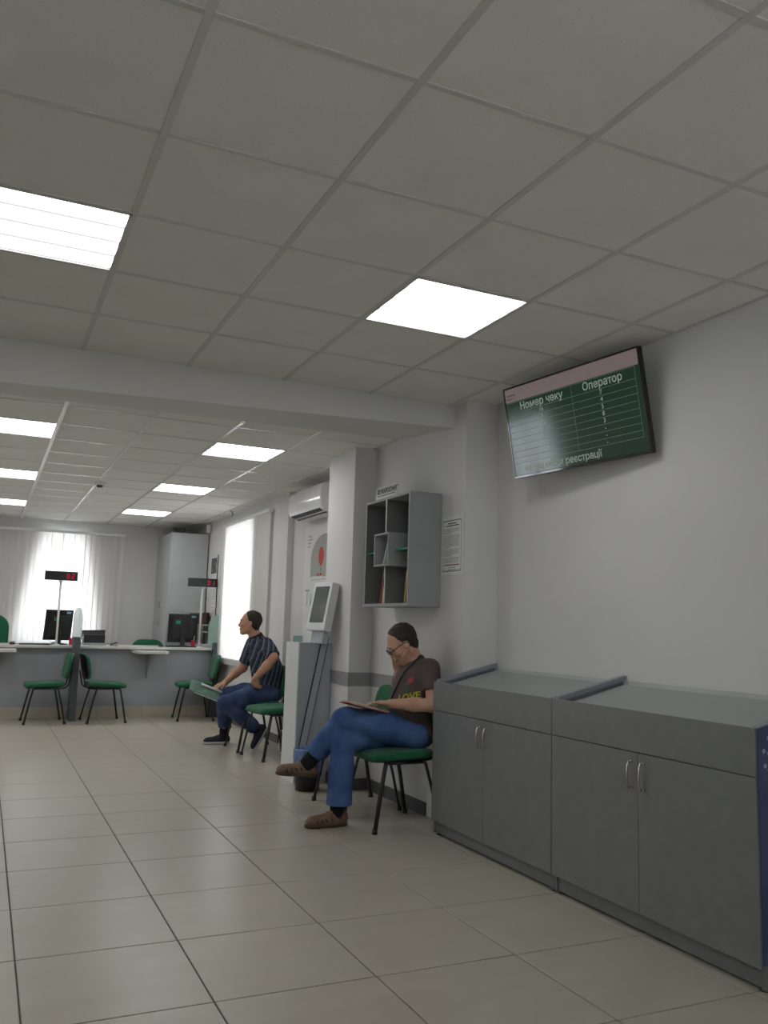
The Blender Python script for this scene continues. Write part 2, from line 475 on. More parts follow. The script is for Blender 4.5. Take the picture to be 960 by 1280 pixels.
# grey stripe and dark skirting along the shelf wall and pillar
SZ0, SZ1 = 0.79, 0.895
bt = MB().prism([(2.83, 4.9), (2.824, 4.9), (2.824, 6.294), (2.629, 6.294), (2.629, 6.87), (2.635, 6.87), (2.635, 6.30), (2.83, 6.30)], 'z', SZ0, SZ1)
struct(bt.build('trim_2', M['stripe']))
bs = MB().prism([(2.83, 5.32), (2.815, 5.32), (2.815, 6.285), (2.62, 6.285), (2.62, 6.87), (2.635, 6.87), (2.635, 6.30), (2.83, 6.30)], 'z', 0, 0.085)
struct(bs.build('baseboard_right', M['skirt']))
struct(MB().box(3.068, 3.08, YB, 4.86, 0, 0.085).box(2.938, 2.95, 8.9, YE, 0, 0.085).build('baseboard_right', M['skirt']))
struct(bx('baseboard_left', M['skirt'], XL, XL+0.012, YB, YE, 0, 0.085))

# windows: frame, panes, sill
def window_y(name, yw, x0, x1, t0, t1, z0, z1, yi):
    w = struct(bpy.data.objects.new(name, None)); col.objects.link(w)
    b = MB()
    def at(u, z):
        k = (z-z0)/(z1-z0); a = x0+(t0-x0)*k; c = x1+(t1-x1)*k
        return a+(c-a)*u
    for (u0, u1) in ((0, 0.05), (0.475, 0.525), (0.95, 1)):
        b.hexa([(at(u0, z0), yw, z0), (at(u1, z0), yw, z0), (at(u1, z0), yw+0.06, z0), (at(u0, z0), yw+0.06, z0),
                (at(u0, z1), yw, z1), (at(u1, z1), yw, z1), (at(u1, z1), yw+0.06, z1), (at(u0, z1), yw+0.06, z1)])
    b.box(at(0, z0), at(1, z0), yw, yw+0.06, z0, z0+0.06); b.box(at(0, z1), at(1, z1), yw, yw+0.06, z1-0.06, z1)
    b.build('window_frame', M['white_plastic'], w)
    for (u0, u1) in ((0.05, 0.475), (0.525, 0.95)):
        MB().add([(at(u0, z0), yw+0.03, z0+0.06), (at(u1, z0), yw+0.03, z0+0.06), (at(u1, z1), yw+0.03, z1-0.06), (at(u0, z1), yw+0.03, z1-0.06)], [(0, 1, 2, 3)]).build('window_pane', M['glass'], w)
    bx('window_sill', M['white_plastic'], x0-0.05, x1+0.05, min(yi, yw), max(yi, yw), z0-0.03, z0, w, 0.006)
window_y('window_1', YE+0.15, BX0, BX1, BT0, BT1, BZ0, BZ1, YE-0.06)
window_y('window_4', YB-0.18, NX0, NX1, NX0, NX1, LZ0, LZ1, YB+0.05)
def window_x(name, xw, s, y0, y1, z0, z1, xi):
    w = struct(bpy.data.objects.new(name, None)); col.objects.link(w)
    b = MB(); x0, x1 = min(xw, xw+0.06*s), max(xw, xw+0.06*s)
    ym = (y0+y1)/2
    for a, c in ((y0, y0+0.06), (ym-0.04, ym+0.04), (y1-0.06, y1)): b.box(x0, x1, a, c, z0, z1)
    b.box(x0, x1, y0, y1, z0, z0+0.06); b.box(x0, x1, y0, y1, z1-0.06, z1)
    b.build('window_frame', M['white_plastic'], w)
    xp = (x0+x1)/2
    for a, c in ((y0+0.06, ym-0.04), (ym+0.04, y1-0.06)):
        MB().add([(xp, a, z0+0.06), (xp, c, z0+0.06), (xp, c, z1-0.06), (xp, a, z1-0.06)], [(0, 1, 2, 3)]).build('window_pane', M['glass'], w)
    bx('window_sill', M['white_plastic'], min(xi, xw), max(xi, xw), y0-0.04, y1+0.04, z0-0.03, z0, w, 0.006)
window_x('window_2', 3.20, 1, WY0, WY1, WZ0, WZ1, 2.90)
window_x('window_3', XL-0.12, -1, LY0, LY1, LZ0, LZ1, XL+0.05)

# vertical blinds: head rail and single slats
def slat_mesh(h, w=0.089):
    b = MB(); n = 5; vv = []; ff = []
    for k in range(n):
        u = -w/2+w*k/(n-1); s = 0.006*(1-(2*u/w)**2)
        vv += [(u, s, 0), (u, s, h)]
    for k in range(n-1): ff.append((2*k, 2*k+2, 2*k+3, 2*k+1))
    b.add(vv, ff); o = b.build('blind_slat', M['blind'], None, smooth=True)
    me = o.data; bpy.data.objects.remove(o)
    return me
def blind(label, p0, p1, z0, z1, turn, group):
    p0, p1 = Vector(p0), Vector(p1); d = p1-p0; L = d.length; n = int(L/0.079)
    t = thing('vertical_blind', label, 'blind', (p0.x, p0.y, z0), group)
    a = math.atan2(d.y, d.x)
    rail = MB().box(-0.02, L+0.02, -0.022, 0.022, z1, z1+0.04).build('head_rail', M['white_plastic'], None, 0.004)
    rail.parent = t; rail.location = (0, 0, -z0); rail.rotation_euler = (0, 0, a)
    me = slat_mesh(z1-z0)
    for k in range(n+1):
        o = bpy.data.objects.new('blind_slat', me); col.objects.link(o); o.parent = t
        q = d*((k+0.5)/(n+1))
        o.location = (q.x, q.y, 0)
        o.rotation_euler = (0, R(random.uniform(-0.25, 0.25)), a+R(turn+random.uniform(-6, 6)))
    return t
blind('pale vertical slat blind over the far window behind the service counter', (-0.9, YE-0.09), (1.86, YE-0.09), 0.90, 2.50, 12, None)
blind('pale vertical slat blind beside the air conditioner, behind the man in the plaid shirt', (2.902, 9.42), (2.902, 11.52), 0.72, 2.53, 9, None)
blind('pale vertical slat blind over the left wall window beyond the beam', (XL+0.09, 8.5), (XL+0.09, 10.0), 0.74, 2.50, 52, None)
blind('pale vertical slat blind added to dim the unseen wide window facing the service counter', (-1.6, YB+0.09), (1.7, YB+0.09), 0.74, 2.50, 25, None)  # out of view, added to weaken the daylight from behind the camera

# ceiling lights
def ceiling_light(label, x, y, z, group, lm='lamp'):
    t = thing('ceiling_light', label, 'ceiling light', (x, y, z), group)
    b = MB(); h = 0.297
    b.box(x-h, x+h, y-h, y-h+0.012, z-0.006, z+0.035).box(x-h, x+h, y+h-0.012, y+h, z-0.006, z+0.035)
    b.box(x-h, x-h+0.012, y-h, y+h, z-0.006, z+0.035).box(x+h-0.012, x+h, y-h, y+h, z-0.006, z+0.035)
    b.box(x-h, x+h, y-h, y+h, z+0.030, z+0.036)
    b.build('frame', M['rail'], t)
    d = MB(); n = 48; vv = []; ff = []; w = h-0.012
    for k in range(n+1):
        v = -w+2*w*k/n; zz = 0.004-0.006*abs(math.sin(math.pi*v/0.145+math.pi/2*0))
        vv += [(x-w, y+v, z+zz), (x+w, y+v, z+zz)]
    for k in range(n): ff.append((2*k, 2*k+1, 2*k+3, 2*k+2))
    d.add(vv, ff).build('diffuser', M[lm], t, smooth=True)
    return t
ceiling_light('lit square ceiling light before the beam, in line with the wall screen', *near_lights[0], ZN, 'square ceiling lights')
ceiling_light('lit square ceiling light before the beam, showing four bright tube bands', *near_lights[1], ZN, 'square ceiling lights', 'lamp_band')
order = ['nearest the beam', 'in the middle', 'nearest the far wall']
for j, y in enumerate(far_rows):
    ceiling_light('lit ceiling light %s, in the far row along the window wall' % order[j], 1.894, y, ZF, 'square ceiling lights')
    ceiling_light('lit ceiling light %s, in the far row touching the white duct' % order[j], 0.094, y, ZF, 'square ceiling lights')
    ceiling_light('lit ceiling light %s, in the far row along the left wall' % order[j], -1.706, y, ZF, 'square ceiling lights')
# ---------------------------------------------------------------- glass-topped display cabinets
def arc(c, r, a0, a1, n):
    return [(c[0]+r*math.cos(R(a0+(a1-a0)*k/n)), c[1]+r*math.sin(R(a0+(a1-a0)*k/n))) for k in range(n+1)]
def display_cabinet(label, y0, y1, split, endfilm):
    xf, xb = 2.632, 3.066
    t = thing('display_cabinet', label, 'cabinet', (xf, (y0+y1)/2, 0), 'glass-topped grey cabinets along the wall')
    pt = 0.018
    zt = lambda x: 0.925+(x-xf)*(1.03-0.925)/(xb-xf)      # sloping top edge
    for (a, c) in ((y0, y0+pt), (y1-pt, y1)):
        MB().prism([(xf+0.002, 0.012), (xb, 0.012), (xb, zt(xb)), (xf+0.002, zt(xf))], 'y', a, c).build('side_panel', M['grey_board'], t, 0.001)
    bx('back_panel', M['paper'], xb-0.012, xb, y0+pt, y1-pt, 0.08, 1.02, t)
    bx('bottom_panel', M['grey_board'], xf+0.02, xb-0.012, y0+pt, y1-pt, 0.085, 0.101, t)
    MB().hexa([(xf+0.004, y0+pt, zt(xf)-0.048), (xb-0.012, y0+pt, zt(xb)-0.048), (xb-0.012, y1-pt, zt(xb)-0.048), (xf+0.004, y1-pt, zt(xf)-0.048),
               (xf+0.004, y0+pt, zt(xf)-0.034), (xb-0.012, y0+pt, zt(xb)-0.034), (xb-0.012, y1-pt, zt(xb)-0.034), (xf+0.004, y1-pt, zt(xf)-0.034)]).build('display_floor', M['tall_cab'], t)
    bx('plinth', M['grey_board'], xf+0.016, xf+0.032, y0+pt, y1-pt, 0.012, 0.085, t)
    for (px, py) in ((xf+0.03, y0+0.03), (xf+0.03, y1-0.03), (xb-0.04, y0+0.03), (xb-0.04, y1-0.03)):
        MB().lathe([(0.018, 0), (0.018, 0.012)], (px, py, 0), 12).build('foot', M['brown_box'], t)
    bx('fascia', M['grey_board'], xf-0.016, xf+0.002, y0+0.001, y1-0.001, 0.752, 0.927, t, 0.0015)
    for (a, c, hs) in ((y0+0.002, split-0.0015, 1), (split+0.0015, y1-0.002, -1)):
        d = bx('door', M['grey_board'], xf-0.016, xf+0.001, a, c, 0.086, 0.748, t, 0.0012)
        hy = c-0.036 if hs == 1 else a+0.036
        hb = MB()
        pts = [(xf-0.016, hy, 0.71), (xf-0.035, hy, 0.708), (xf-0.042, hy, 0.695), (xf-0.045, hy, 0.655), (xf-0.042, hy, 0.612), (xf-0.035, hy, 0.60), (xf-0.016, hy, 0.598)]
        hb.tube(pts, 0.005, 8)
        hb.lathe([(0.009, -0.004), (0.009, 0.004)], (xf-0.020, hy, 0.71), 8); hb.lathe([(0.009, -0.004), (0.009, 0.004)], (xf-0.020, hy, 0.598), 8)
        hb.build('handle', M['chrome'], d, smooth=True)
    # sloping glass lid between two aluminium rails
    gz = lambda x: zt(x)+0.004-0.004
    MB().add([(xf+0.004, y0+0.03, gz(xf)-0.011), (xb-0.01, y0+0.03, gz(xb)-0.011), (xb-0.01, y1-0.03, gz(xb)-0.011), (xf+0.004, y1-0.03, gz(xf)-0.011)], [(0, 1, 2, 3)]).build('glass_lid', M['case_glass'], t)
    for (a, c, hgt) in ((y0+0.001, y0+0.034, 0.006), (y1-0.034, y1-0.001, 0.014)):
        MB().hexa([(xf+0.004, a, gz(xf)-0.012), (xb, a, gz(xb)-0.012), (xb, c, gz(xb)-0.012), (xf+0.004, c, gz(xf)-0.012),
                   (xf+0.004, a, gz(xf)+hgt), (xb, a, gz(xb)+hgt), (xb, c, gz(xb)+hgt), (xf+0.004, c, gz(xf)+hgt)]).build('lid_rail', M['grey_rail'], t, 0.003)
    if endfilm:
        MB().prism([(xf-0.010, 0.10), (xb, 0.10), (xb, zt(xb)), (xf-0.010, zt(xf))], 'y', y0-0.004, y0).build('end_film', M['blue_film'], t)
        dd = MB()
        for (u, v) in ((0.045, 0.035), (0.02, 0.075), (0.045, 0.09), (0.025, 0.13), (0.045, 0.15), (0.05, 0.19), (0.08, 0.05), (0.085, 0.11), (0.11, 0.075), (0.115, 0.14), (0.15, 0.06), (0.15, 0.11)):
            cx, cz = xf+u, zt(xf+u)-v-0.01
            dd.add([(cx+0.009*math.cos(a_), y0-0.0052, cz+0.009*math.sin(a_)) for a_ in [k*math.pi/6 for k in range(12)]], [tuple(range(12))])
        dd.build('dot_print', M['dot'], t)
    return t
display_cabinet('grey display cabinet with sloping glass lid, standing against the pillar corner beside the reading man', 3.608, 4.852, 4.245, False)
display_cabinet('grey display cabinet with sloping glass lid and blue dotted end film', 2.352, 3.606, 2.985, True)
tag(MB().hexa([(2.70, 2.72, .909), (2.715, 2.72, .9125), (2.715, 3.02, .9125), (2.70, 3.02, .909), (2.70, 2.72, .913), (2.715, 2.72, .9165), (2.715, 3.02, .9165), (2.70, 3.02, .913)]).build('glass_strip', M['paper']), 'narrow white strip lying inside the glass-topped cabinet with the blue end', 'strip')

# ---------------------------------------------------------------- wall screen
TVC = Vector((2.894, 3.82, 2.446)); tyaw, ttilt, TW, TH = 0.133, 0.190, 1.05, 1.05*0.528
tn = Vector((-math.cos(tyaw)*math.cos(ttilt), -math.sin(tyaw)*math.cos(ttilt), -math.sin(ttilt)))
tr_ = Vector((math.sin(tyaw), -math.cos(tyaw), 0)); tu = tr_.cross(-tn); tu = tu if tu.z > 0 else -tu
XF = Matrix(((tr_.x, tu.x, tn.x, TVC.x), (tr_.y, tu.y, tn.y, TVC.y), (tr_.z, tu.z, tn.z, TVC.z), (0, 0, 0, 1)))
tv = thing('wall_screen', 'black flat wall screen with a green queue table in two columns', 'television', tuple(TVC))
MB().box(-TW/2, TW/2, -TH/2, TH/2, -0.035, -0.006).build('housing', M['black_plastic'], tv, 0.006, xf=XF)
b = MB(); e = 0.011
b.box(-TW/2, TW/2, TH/2-e, TH/2, -0.006, 0.0).box(-TW/2, TW/2, -TH/2, -TH/2+0.018, -0.006, 0.0)
b.box(-TW/2, -TW/2+e, -TH/2+0.018, TH/2-e, -0.006, 0.0).box(TW/2-e, TW/2, -TH/2+0.018, TH/2-e, -0.006, 0.0)
M['bezel'] = mat('screen_bezel', (0.012, 0.012, 0.012), 0.06, var=0, spec=0.8)
b.build('bezel', M['bezel'], tv, 0.0028, xf=XF)
M['scr_green'] = mat('screen_green', (0.004, 0.010, 0.006), 0.10, var=0, emit=1.0, ecol=(0.006, 0.018, 0.010))
M['scr_pink'] = mat('screen_header', (0.03, 0.03, 0.03), 0.10, var=0, emit=1.0, ecol=(0.115, 0.088, 0.086))
M['scr_line'] = mat('screen_line', (0.03, 0.03, 0.03), 0.3, var=0, emit=1.0, ecol=(0.05, 0.09, 0.06))
M['scr_text'] = mat('screen_text', (0.03, 0.03, 0.03), 0.3, var=0, emit=1.0, ecol=(0.13, 0.16, 0.13))
M['scr_ink'] = mat('screen_ink', (0.02, 0.02, 0.02), 0.3, var=0, emit=1.0, ecol=(0.03, 0.025, 0.025))
L, Rr, Bt, Tp = -TW/2+e, TW/2-e, -TH/2+0.018, TH/2-e
sw, sh = Rr-L, Tp-Bt
hd = Tp-0.155*sh
scr = MB().add([(L, Bt, -0.003), (Rr, Bt, -0.003), (Rr, hd, -0.003), (L, hd, -0.003)], [(0, 1, 2, 3)]).build('screen', M['scr_green'], tv, xf=XF)
MB().add([(L, hd, -0.003), (Rr, hd, -0.003), (Rr, Tp, -0.003), (L, Tp, -0.003)], [(0, 1, 2, 3)]).build('screen_header', M['scr_pink'], scr, xf=XF)
b = MB(); zl = -0.0022
rows = [0.835, 0.715]+[0.715-0.0735*k for k in range(1, 8)]+[0.135]
for r_ in rows:
    y = Bt+r_*sh; b.add([(L+0.012, y-0.001, zl), (Rr-0.03, y-0.001, zl), (Rr-0.03, y+0.001, zl), (L+0.012, y+0.001, zl)], [(0, 1, 2, 3)])
cols = [L+0.012, L+0.53*sw, Rr-0.03]
for x in cols:
    b.add([(x-0.001, Bt+0.135*sh, zl), (x+0.001, Bt+0.135*sh, zl), (x+0.001, Bt+0.835*sh, zl), (x-0.001, Bt+0.835*sh, zl)], [(0, 1, 2, 3)])
b.build('table_lines', M['scr_line'], scr, xf=XF)
def tvtext(name, body, size, m, u, v, bold=0.0):
    o = TVC+tr_*(L+u*sw)+tu*(Bt+v*sh)+tn*(-0.0018)
    return text(name, body, size, m, scr, o, tr_, tu, bold)
tvtext('heading', 'Номер чеку', 0.062, M['scr_text'], 0.29, 0.77, 0.0012)
tvtext('heading', 'Оператор', 0.060, M['scr_text'], 0.75, 0.775, 0.0012)
for k, s_ in enumerate(['7', '4', '5', '8', '3', '-', '-', '-']):
    tvtext('table_text', s_, 0.036, M['scr_text'], 0.735, 0.678-0.0735*k, 0.0006)
for k, s_ in enumerate(['16', '8', '42', '7', '37']):
    tvtext('table_text', s_, 0.036, M['scr_text'], 0.285, 0.678-0.0735*k, 0.0006)
tvtext('ticker_text', '44  від місця реєстрації', 0.055, M['scr_text'], 0.385, 0.06, 0.0008)
for v, wd in ((0.925, 0.075), (0.885, 0.05)):
    y = Bt+v*sh; MB().add([(L+0.015, y-0.005, zl), (L+0.015+wd, y-0.005, zl), (L+0.015+wd, y+0.003, zl), (L+0.015, y+0.003, zl)], [(0, 1, 2, 3)]).build('header_print', M['scr_ink'], scr, xf=XF)
bk = MB().box(3.06, 3.08, 3.70, 3.92, 2.32, 2.56)
bk.tube([(3.07, 3.81, 2.44), tuple(TVC-tn*0.03)], 0.022, 8)
bk.build('wall_bracket', M['black_metal'], tv)

# ---------------------------------------------------------------- hanging book shelf
sx0, sx1, sy0, sy1, sz0, sz1 = 2.58, 2.828, 5.18, 5.925, 1.405, 2.187
sh_ = thing('wall_shelf', 'grey hanging box shelf with a cube niche and green glass shelves', 'shelf', (2.7, 5.55, sz0))
p = 0.018
bx('side_panel', M['shelf_grey'], sx0, sx1, sy0, sy0+p, sz0, sz1, sh_, 0.0015)
bx('side_panel', M['shelf_grey'], sx0, sx1, sy1-p, sy1, sz0, sz1, sh_, 0.0015)
bx('top_panel', M['shelf_grey'], sx0, sx1, sy0+p, sy1-p, sz1-p, sz1, sh_, 0.0015)
bx('bottom_panel', M['shelf_grey'], sx0-0.004, sx1, sy0-0.003, sy1+0.003, sz0-0.004, sz0+p, sh_, 0.0015)
bx('back_panel', M['shelf_shade'], sx1-0.008, sx1, sy0+p, sy1-p, sz0+p, sz1-p, sh_)
cy0, cy1, cz0, cz1 = 5.445, 5.690, 1.688, 1.925
for (z0, z1) in ((cz1, sz1-p), (sz0+p, cz0)):
    dv_ = bx('divider', M['shelf_shade'], sx0+0.006, sx1-0.008, 5.556, 5.572, z0, z1, sh_)
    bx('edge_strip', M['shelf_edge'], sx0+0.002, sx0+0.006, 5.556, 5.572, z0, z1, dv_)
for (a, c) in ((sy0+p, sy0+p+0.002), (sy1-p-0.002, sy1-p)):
    bx('side_shade_sheet', M['shelf_shade'], sx0+0.004, sx1-0.008, a, c, sz0+p, sz1-p, sh_)  # thin dark sheets standing in for shade on the inner sides
b = MB(); b.box(sx0-0.03, sx1-0.008, cy0, cy0+0.014, cz0, cz1).box(sx0-0.03, sx1-0.008, cy1-0.014, cy1, cz0, cz1)
b.box(sx0-0.03, sx1-0.008, cy0+0.014, cy1-0.014, cz0, cz0+0.014).box(sx0-0.03, sx1-0.008, cy0+0.014, cy1-0.014, cz1-0.014, cz1)
cn_ = b.build('cube_niche', M['shelf_grey'], sh_, 0.001)
bx('niche_back', M['shelf_shade'], sx1-0.014, sx1-0.009, cy0+0.014, cy1-0.014, cz0+0.014, cz1-0.014, cn_)
for (a, c) in ((sy0+p, cy0), (cy1, sy1-p)):
    bx('glass_shelf', M['teal'], sx0+0.02, sx1-0.008, a, c, 1.792, 1.806, sh_, 0.001)
# bookcrossing card on top
sg = thing('shelf_sign', 'small white sign card standing on top of the hanging shelf', 'sign', (2.60, 5.62, sz1))
sgx = MB().add([(2.598, 5.43, sz1), (2.598, 5.80, sz1), (2.606, 5.80, sz1+0.098), (2.606, 5.43, sz1+0.098),
                (2.602, 5.43, sz1), (2.602, 5.80, sz1), (2.610, 5.80, sz1+0.098), (2.610, 5.43, sz1+0.098)],
               [(0, 1, 2, 3), (7, 6, 5, 4), (0, 4, 5, 1), (3, 2, 6, 7), (0, 3, 7, 4), (1, 5, 6, 2)]).build('card', M['paper'], sg)
so = lambda y, z: (2.5975+0.008*(z/0.098)-0.0006, y, sz1+z)
text('lettering', 'БУККРОСИНГ', 0.048, M['ink'], sg, so(5.595, 0.060), (0, -1, 0), (0.08, 0, 1), 0.0022)
MB().add([so(5.76, 0.026), so(5.46, 0.026), so(5.46, 0.032), so(5.76, 0.032)], [(0, 1, 2, 3)]).build('small_print', M['ink_green'], sg)
for dz in (0.075, 0.055):
    MB().add([so(5.772, dz-0.007), so(5.757, dz-0.007), so(5.757, dz+0.007), so(5.772, dz+0.007)], [(0, 1, 2, 3)]).build('emblem', M['ink'], sg)
# books on the shelf
def book(label, m, y, z, h, th, dep, lean, x=None):
    x = sx0+0.012 if x is None else x
    t = thing('book', label, 'book', (x, y, z), 'books on the hanging shelf')
    X = Matrix.Translation((x, y, z)) @ Matrix.Rotation(R(lean), 4, 'X')
    MB().box(0, dep, 0, th, 0, h).build('cover', m, t, 0.001, xf=X)
    MB().box(0.004, dep+0.001, 0.002, th-0.002, 0.003, h+0.0008).build('pages', M['paper'], t, xf=X)
    return t
zb0 = sz0+p+0.001
book('red book leaning in the lower far cell of the hanging shelf', M['red_book'], 5.645, zb0, 0.26, 0.014, 0.16, 14)
book('pale patterned book leaning on the red book in the hanging shelf', M['lime_book'], 5.600, zb0, 0.12, 0.022, 0.14, 9)
book('yellow book standing against the near side of the hanging shelf', M['yellow_book'], 5.245, zb0, 0.22, 0.018, 0.15, 8)
book('thin pale book standing beside the yellow book in the hanging shelf', M['lime_book'], 5.205, zb0, 0.19, 0.012, 0.15, 0)
book('white booklet leaning in the cube niche of the hanging shelf', M['paper'], 5.57, cz0+0.0145, 0.20, 0.008, 0.13, 26, sx0-0.01)
book('thin grey booklet standing in the cube niche of the hanging shelf', M['shelf_grey'], 5.475, cz0+0.0145, 0.13, 0.008, 0.13, 8, sx0)
book('black book standing in the upper far cell of the hanging shelf', M['dark_book'], 5.60, 1.807, 0.17, 0.025, 0.12, 0, sx0+0.04)
book('pale book standing in the upper near cell of the hanging shelf', M['lime_book'], 5.215, 1.807, 0.2, 0.012, 0.12, 0, sx0+0.09)

# ---------------------------------------------------------------- notice on the pillar
nt_ = thing('wall_notice', 'framed white notice with green border and small grey text', 'notice', (2.828, 5.02, 1.615))
bx('sheet', M['paper'], 2.8245, 2.829, 4.875, 5.165, 1.615, 2.012, nt_)
xi = 2.8238
b = MB(); ya, yb_, za, zb_ = 4.895, 5.145, 1.64, 1.987
for (q0, q1, w0, w1) in ((ya, yb_, za, za+0.006), (ya, yb_, zb_-0.006, zb_), (ya, ya+0.004, za, zb_), (yb_-0.004, yb_, za, zb_)):
    b.add([(xi, q0, w0), (xi, q1, w0), (xi, q1, w1), (xi, q0, w1)], [(0, 1, 2, 3)])
b.build('border', M['ink_green'], nt_)
b = MB(); b2 = MB(); z = 1.962
def line(bb, y0, y1, z, h): bb.add([(xi, y0, z-h), (xi, y1, z-h), (xi, y1, z), (xi, y0, z)], [(0, 1, 2, 3)])
bh = MB(); line(bh, 4.965, 5.075, 1.968, 0.007); bh.build('heading_print', M['ink'], nt_); line(b, 4.93, 5.105, 1.953, 0.007)
z = 1.93
for n_, last in ((4, 0.4), (9, 0.35), (5, 0.5), (4, 0.9)):
    for k in range(n_):
        f_ = last if k == n_-1 else random.uniform(0.9, 1.0)
        line(b2, 5.13-0.215*f_, 5.13, z, 0.0045); z -= 0.0098
    z -= 0.007
bh = MB(); line(bh, 4.92, 5.125, z, 0.006); bh.build('closing_print', M['ink'], nt_); line(b2, 4.97, 5.06, z-0.018, 0.004); line(b2, 4.965, 5.07, z-0.032, 0.004)
b.build('heading_print', M['ink'], nt_); b2.build('body_print', M['ink_soft'], nt_)
# ---------------------------------------------------------------- air conditioner
ay0, ay1 = 7.48, 8.42
ac = thing('air_conditioner', 'white glossy wall air conditioner with dark louvre slots', 'air conditioner', (3.0, 7.95, 2.33))
prof = [(3.018, 2.60), (2.835, 2.60), (2.805, 2.588), (2.792, 2.56), (2.785, 2.48), (2.788, 2.40), (2.80, 2.355), (2.83, 2.335), (2.90, 2.318), (3.018, 2.318)]
smooth_angle(MB().prism(prof, 'y', ay0+0.02, ay1-0.02).build('body', M['ac_white'], ac), 30)
for (a, c) in ((ay0, ay0+0.02), (ay1-0.02, ay1)):
    MB().prism([(x+0.004 if x < 2.9 else x, z) for x, z in prof], 'y', a, c).build('end_cap', M['white_plastic'], ac, 0.003)
def slot(u0, u1):
    q = [(2.797, 2.356), (2.832, 2.332), (2.905, 2.314)]
    def at(u):
        return (q[0][0]+(q[1][0]-q[0][0])*u*2, q[0][1]+(q[1][1]-q[0][1])*u*2) if u < 0.5 else (q[1][0]+(q[2][0]-q[1][0])*(u-.5)*2, q[1][1]+(q[2][1]-q[1][1])*(u-.5)*2)
    (xa, za), (xc, zc) = at(u0), at(u1)
    return MB().hexa([(xa-0.002, ay0+0.06, za-0.003), (xc-0.002, ay0+0.06, zc-0.003), (xc-0.002, ay1-0.06, zc-0.003), (xa-0.002, ay1-0.06, za-0.003),
                      (xa+0.004, ay0+0.06, za+0.004), (xc+0.004, ay0+0.06, zc+0.004), (xc+0.004, ay1-0.06, zc+0.004), (xa+0.004, ay1-0.06, za+0.004)])
lou = slot(0.02, 0.5).build('air_outlet', M['black_plastic'], ac)
slot(0.72, 0.86).build('lower_slot', M['black_plastic'], ac)
for k in range(9):
    y = ay0+0.1+k*(ay1-ay0-0.2)/8
    MB().hexa([(2.794, y, 2.354), (2.83, y, 2.327), (2.83, y+0.006, 2.327), (2.794, y+0.006, 2.354), (2.797, y, 2.358), (2.833, y, 2.331), (2.833, y+0.006, 2.331), (2.797, y+0.006, 2.358)]).build('louvre_vane', M['ink_soft'], lou)

# ---------------------------------------------------------------- poster in the niche
po = thing('wall_poster', 'tall white poster with grey disc and red balloon below the air conditioner', 'poster', (3.016, 8.0, 1.0))
bx('sheet', M['paper'], 3.012, 3.018, 7.35, 8.50, 0.98, 2.27, po)
M['poster_grey'] = mat('poster_grey', (0.42, 0.42, 0.39), 0.8, var=0.02)
M['poster_red'] = mat('poster_red', (0.60, 0.075, 0.05), 0.7, var=0.08, scale=20)
M['poster_teal'] = mat('poster_teal', (0.20, 0.45, 0.42), 0.7, var=0.02)
xi = 3.0113
cyc, czc, rr = 7.92, 1.93, 0.38
poly = [(xi, cyc+rr*math.cos(a), max(1.735, czc+0.2*math.sin(a)*1.0)) for a in [k*math.pi/24 for k in range(48)]]
MB().add([(xi, cyc+0.38, 1.735)]+[(xi, cyc+0.38*math.cos(a), 1.90+0.26*math.sin(a)) for a in [k*math.pi/24 for k in range(0, 25)]]+[(xi, cyc-0.38, 1.735)], [tuple(range(27))]).build('disc_print', M['poster_grey'], po)
xi2 = 3.0108
MB().add([(xi2, 8.0+0.075*math.cos(a), 1.945+0.088*math.sin(a)*(1.0 if math.sin(a) > 0 else 1.15)) for a in [k*math.pi/14 for k in range(28)]], [tuple(range(28))]).build('balloon_print', M['poster_red'], po)
MB().add([(xi2, 8.0, 1.85), (xi2, 8.012, 1.80), (xi2, 7.988, 1.80)], [(0, 1, 2)]).add([(xi2, 8.004, 1.80), (xi2, 7.996, 1.80), (xi2, 7.996, 1.76), (xi2, 8.004, 1.76)], [(0, 1, 2, 3)]).build('balloon_basket', M['ink_green'], po)
MB().add([(xi2, 8.26, 1.735), (xi2, 7.95, 1.735), (xi2, 7.95, 1.745), (xi2, 8.26, 1.745)], [(0, 1, 2, 3)]).build('disc_edge', M['paper'], po)
for y in (8.075, 8.0):
    MB().add([(xi2, y+0.025, 1.742), (xi2, y-0.025, 1.742), (xi2, y-0.025, 1.768), (xi2, y+0.025, 1.768)], [(0, 1, 2, 3)]).build('button_print', M['poster_red'], po)
b = MB()
for k, (wd) in enumerate((0.11, 0.13, 0.09, 0.07)):
    z = 2.155-k*0.035; b.add([(xi2, 8.40, z), (xi2, 8.40-wd, z), (xi2, 8.40-wd, z+0.014), (xi2, 8.40, z+0.014)], [(0, 1, 2, 3)])
b.add([(xi2, 8.27, 1.705), (xi2, 7.85, 1.705), (xi2, 7.85, 1.712), (xi2, 8.27, 1.712)], [(0, 1, 2, 3)])
b.build('text_print', M['ink_soft'], po)
text('lettering', 'Ти', 0.22, M['poster_teal'], po, (xi2, 8.30, 1.52), (0, -1, 0), (0, 0, 1))

# ---------------------------------------------------------------- queue ticket kiosk
kx0, kx1, ky0, ky1, kz = 2.345, 2.633, 6.67, 6.98, 1.112
ki = thing('ticket_kiosk', 'grey self-service ticket kiosk with tilted touch screen by the pillar', 'kiosk', (2.5, 6.8, 0))
bx('pedestal', M['kiosk'], kx0+0.008, kx1, ky0, ky1, 0, kz, ki, 0.003)
bx('front_panel', M['kiosk_white'], kx0, kx0+0.012, ky0-0.001, ky1+0.001, 0, kz+0.001, ki, 0.002)
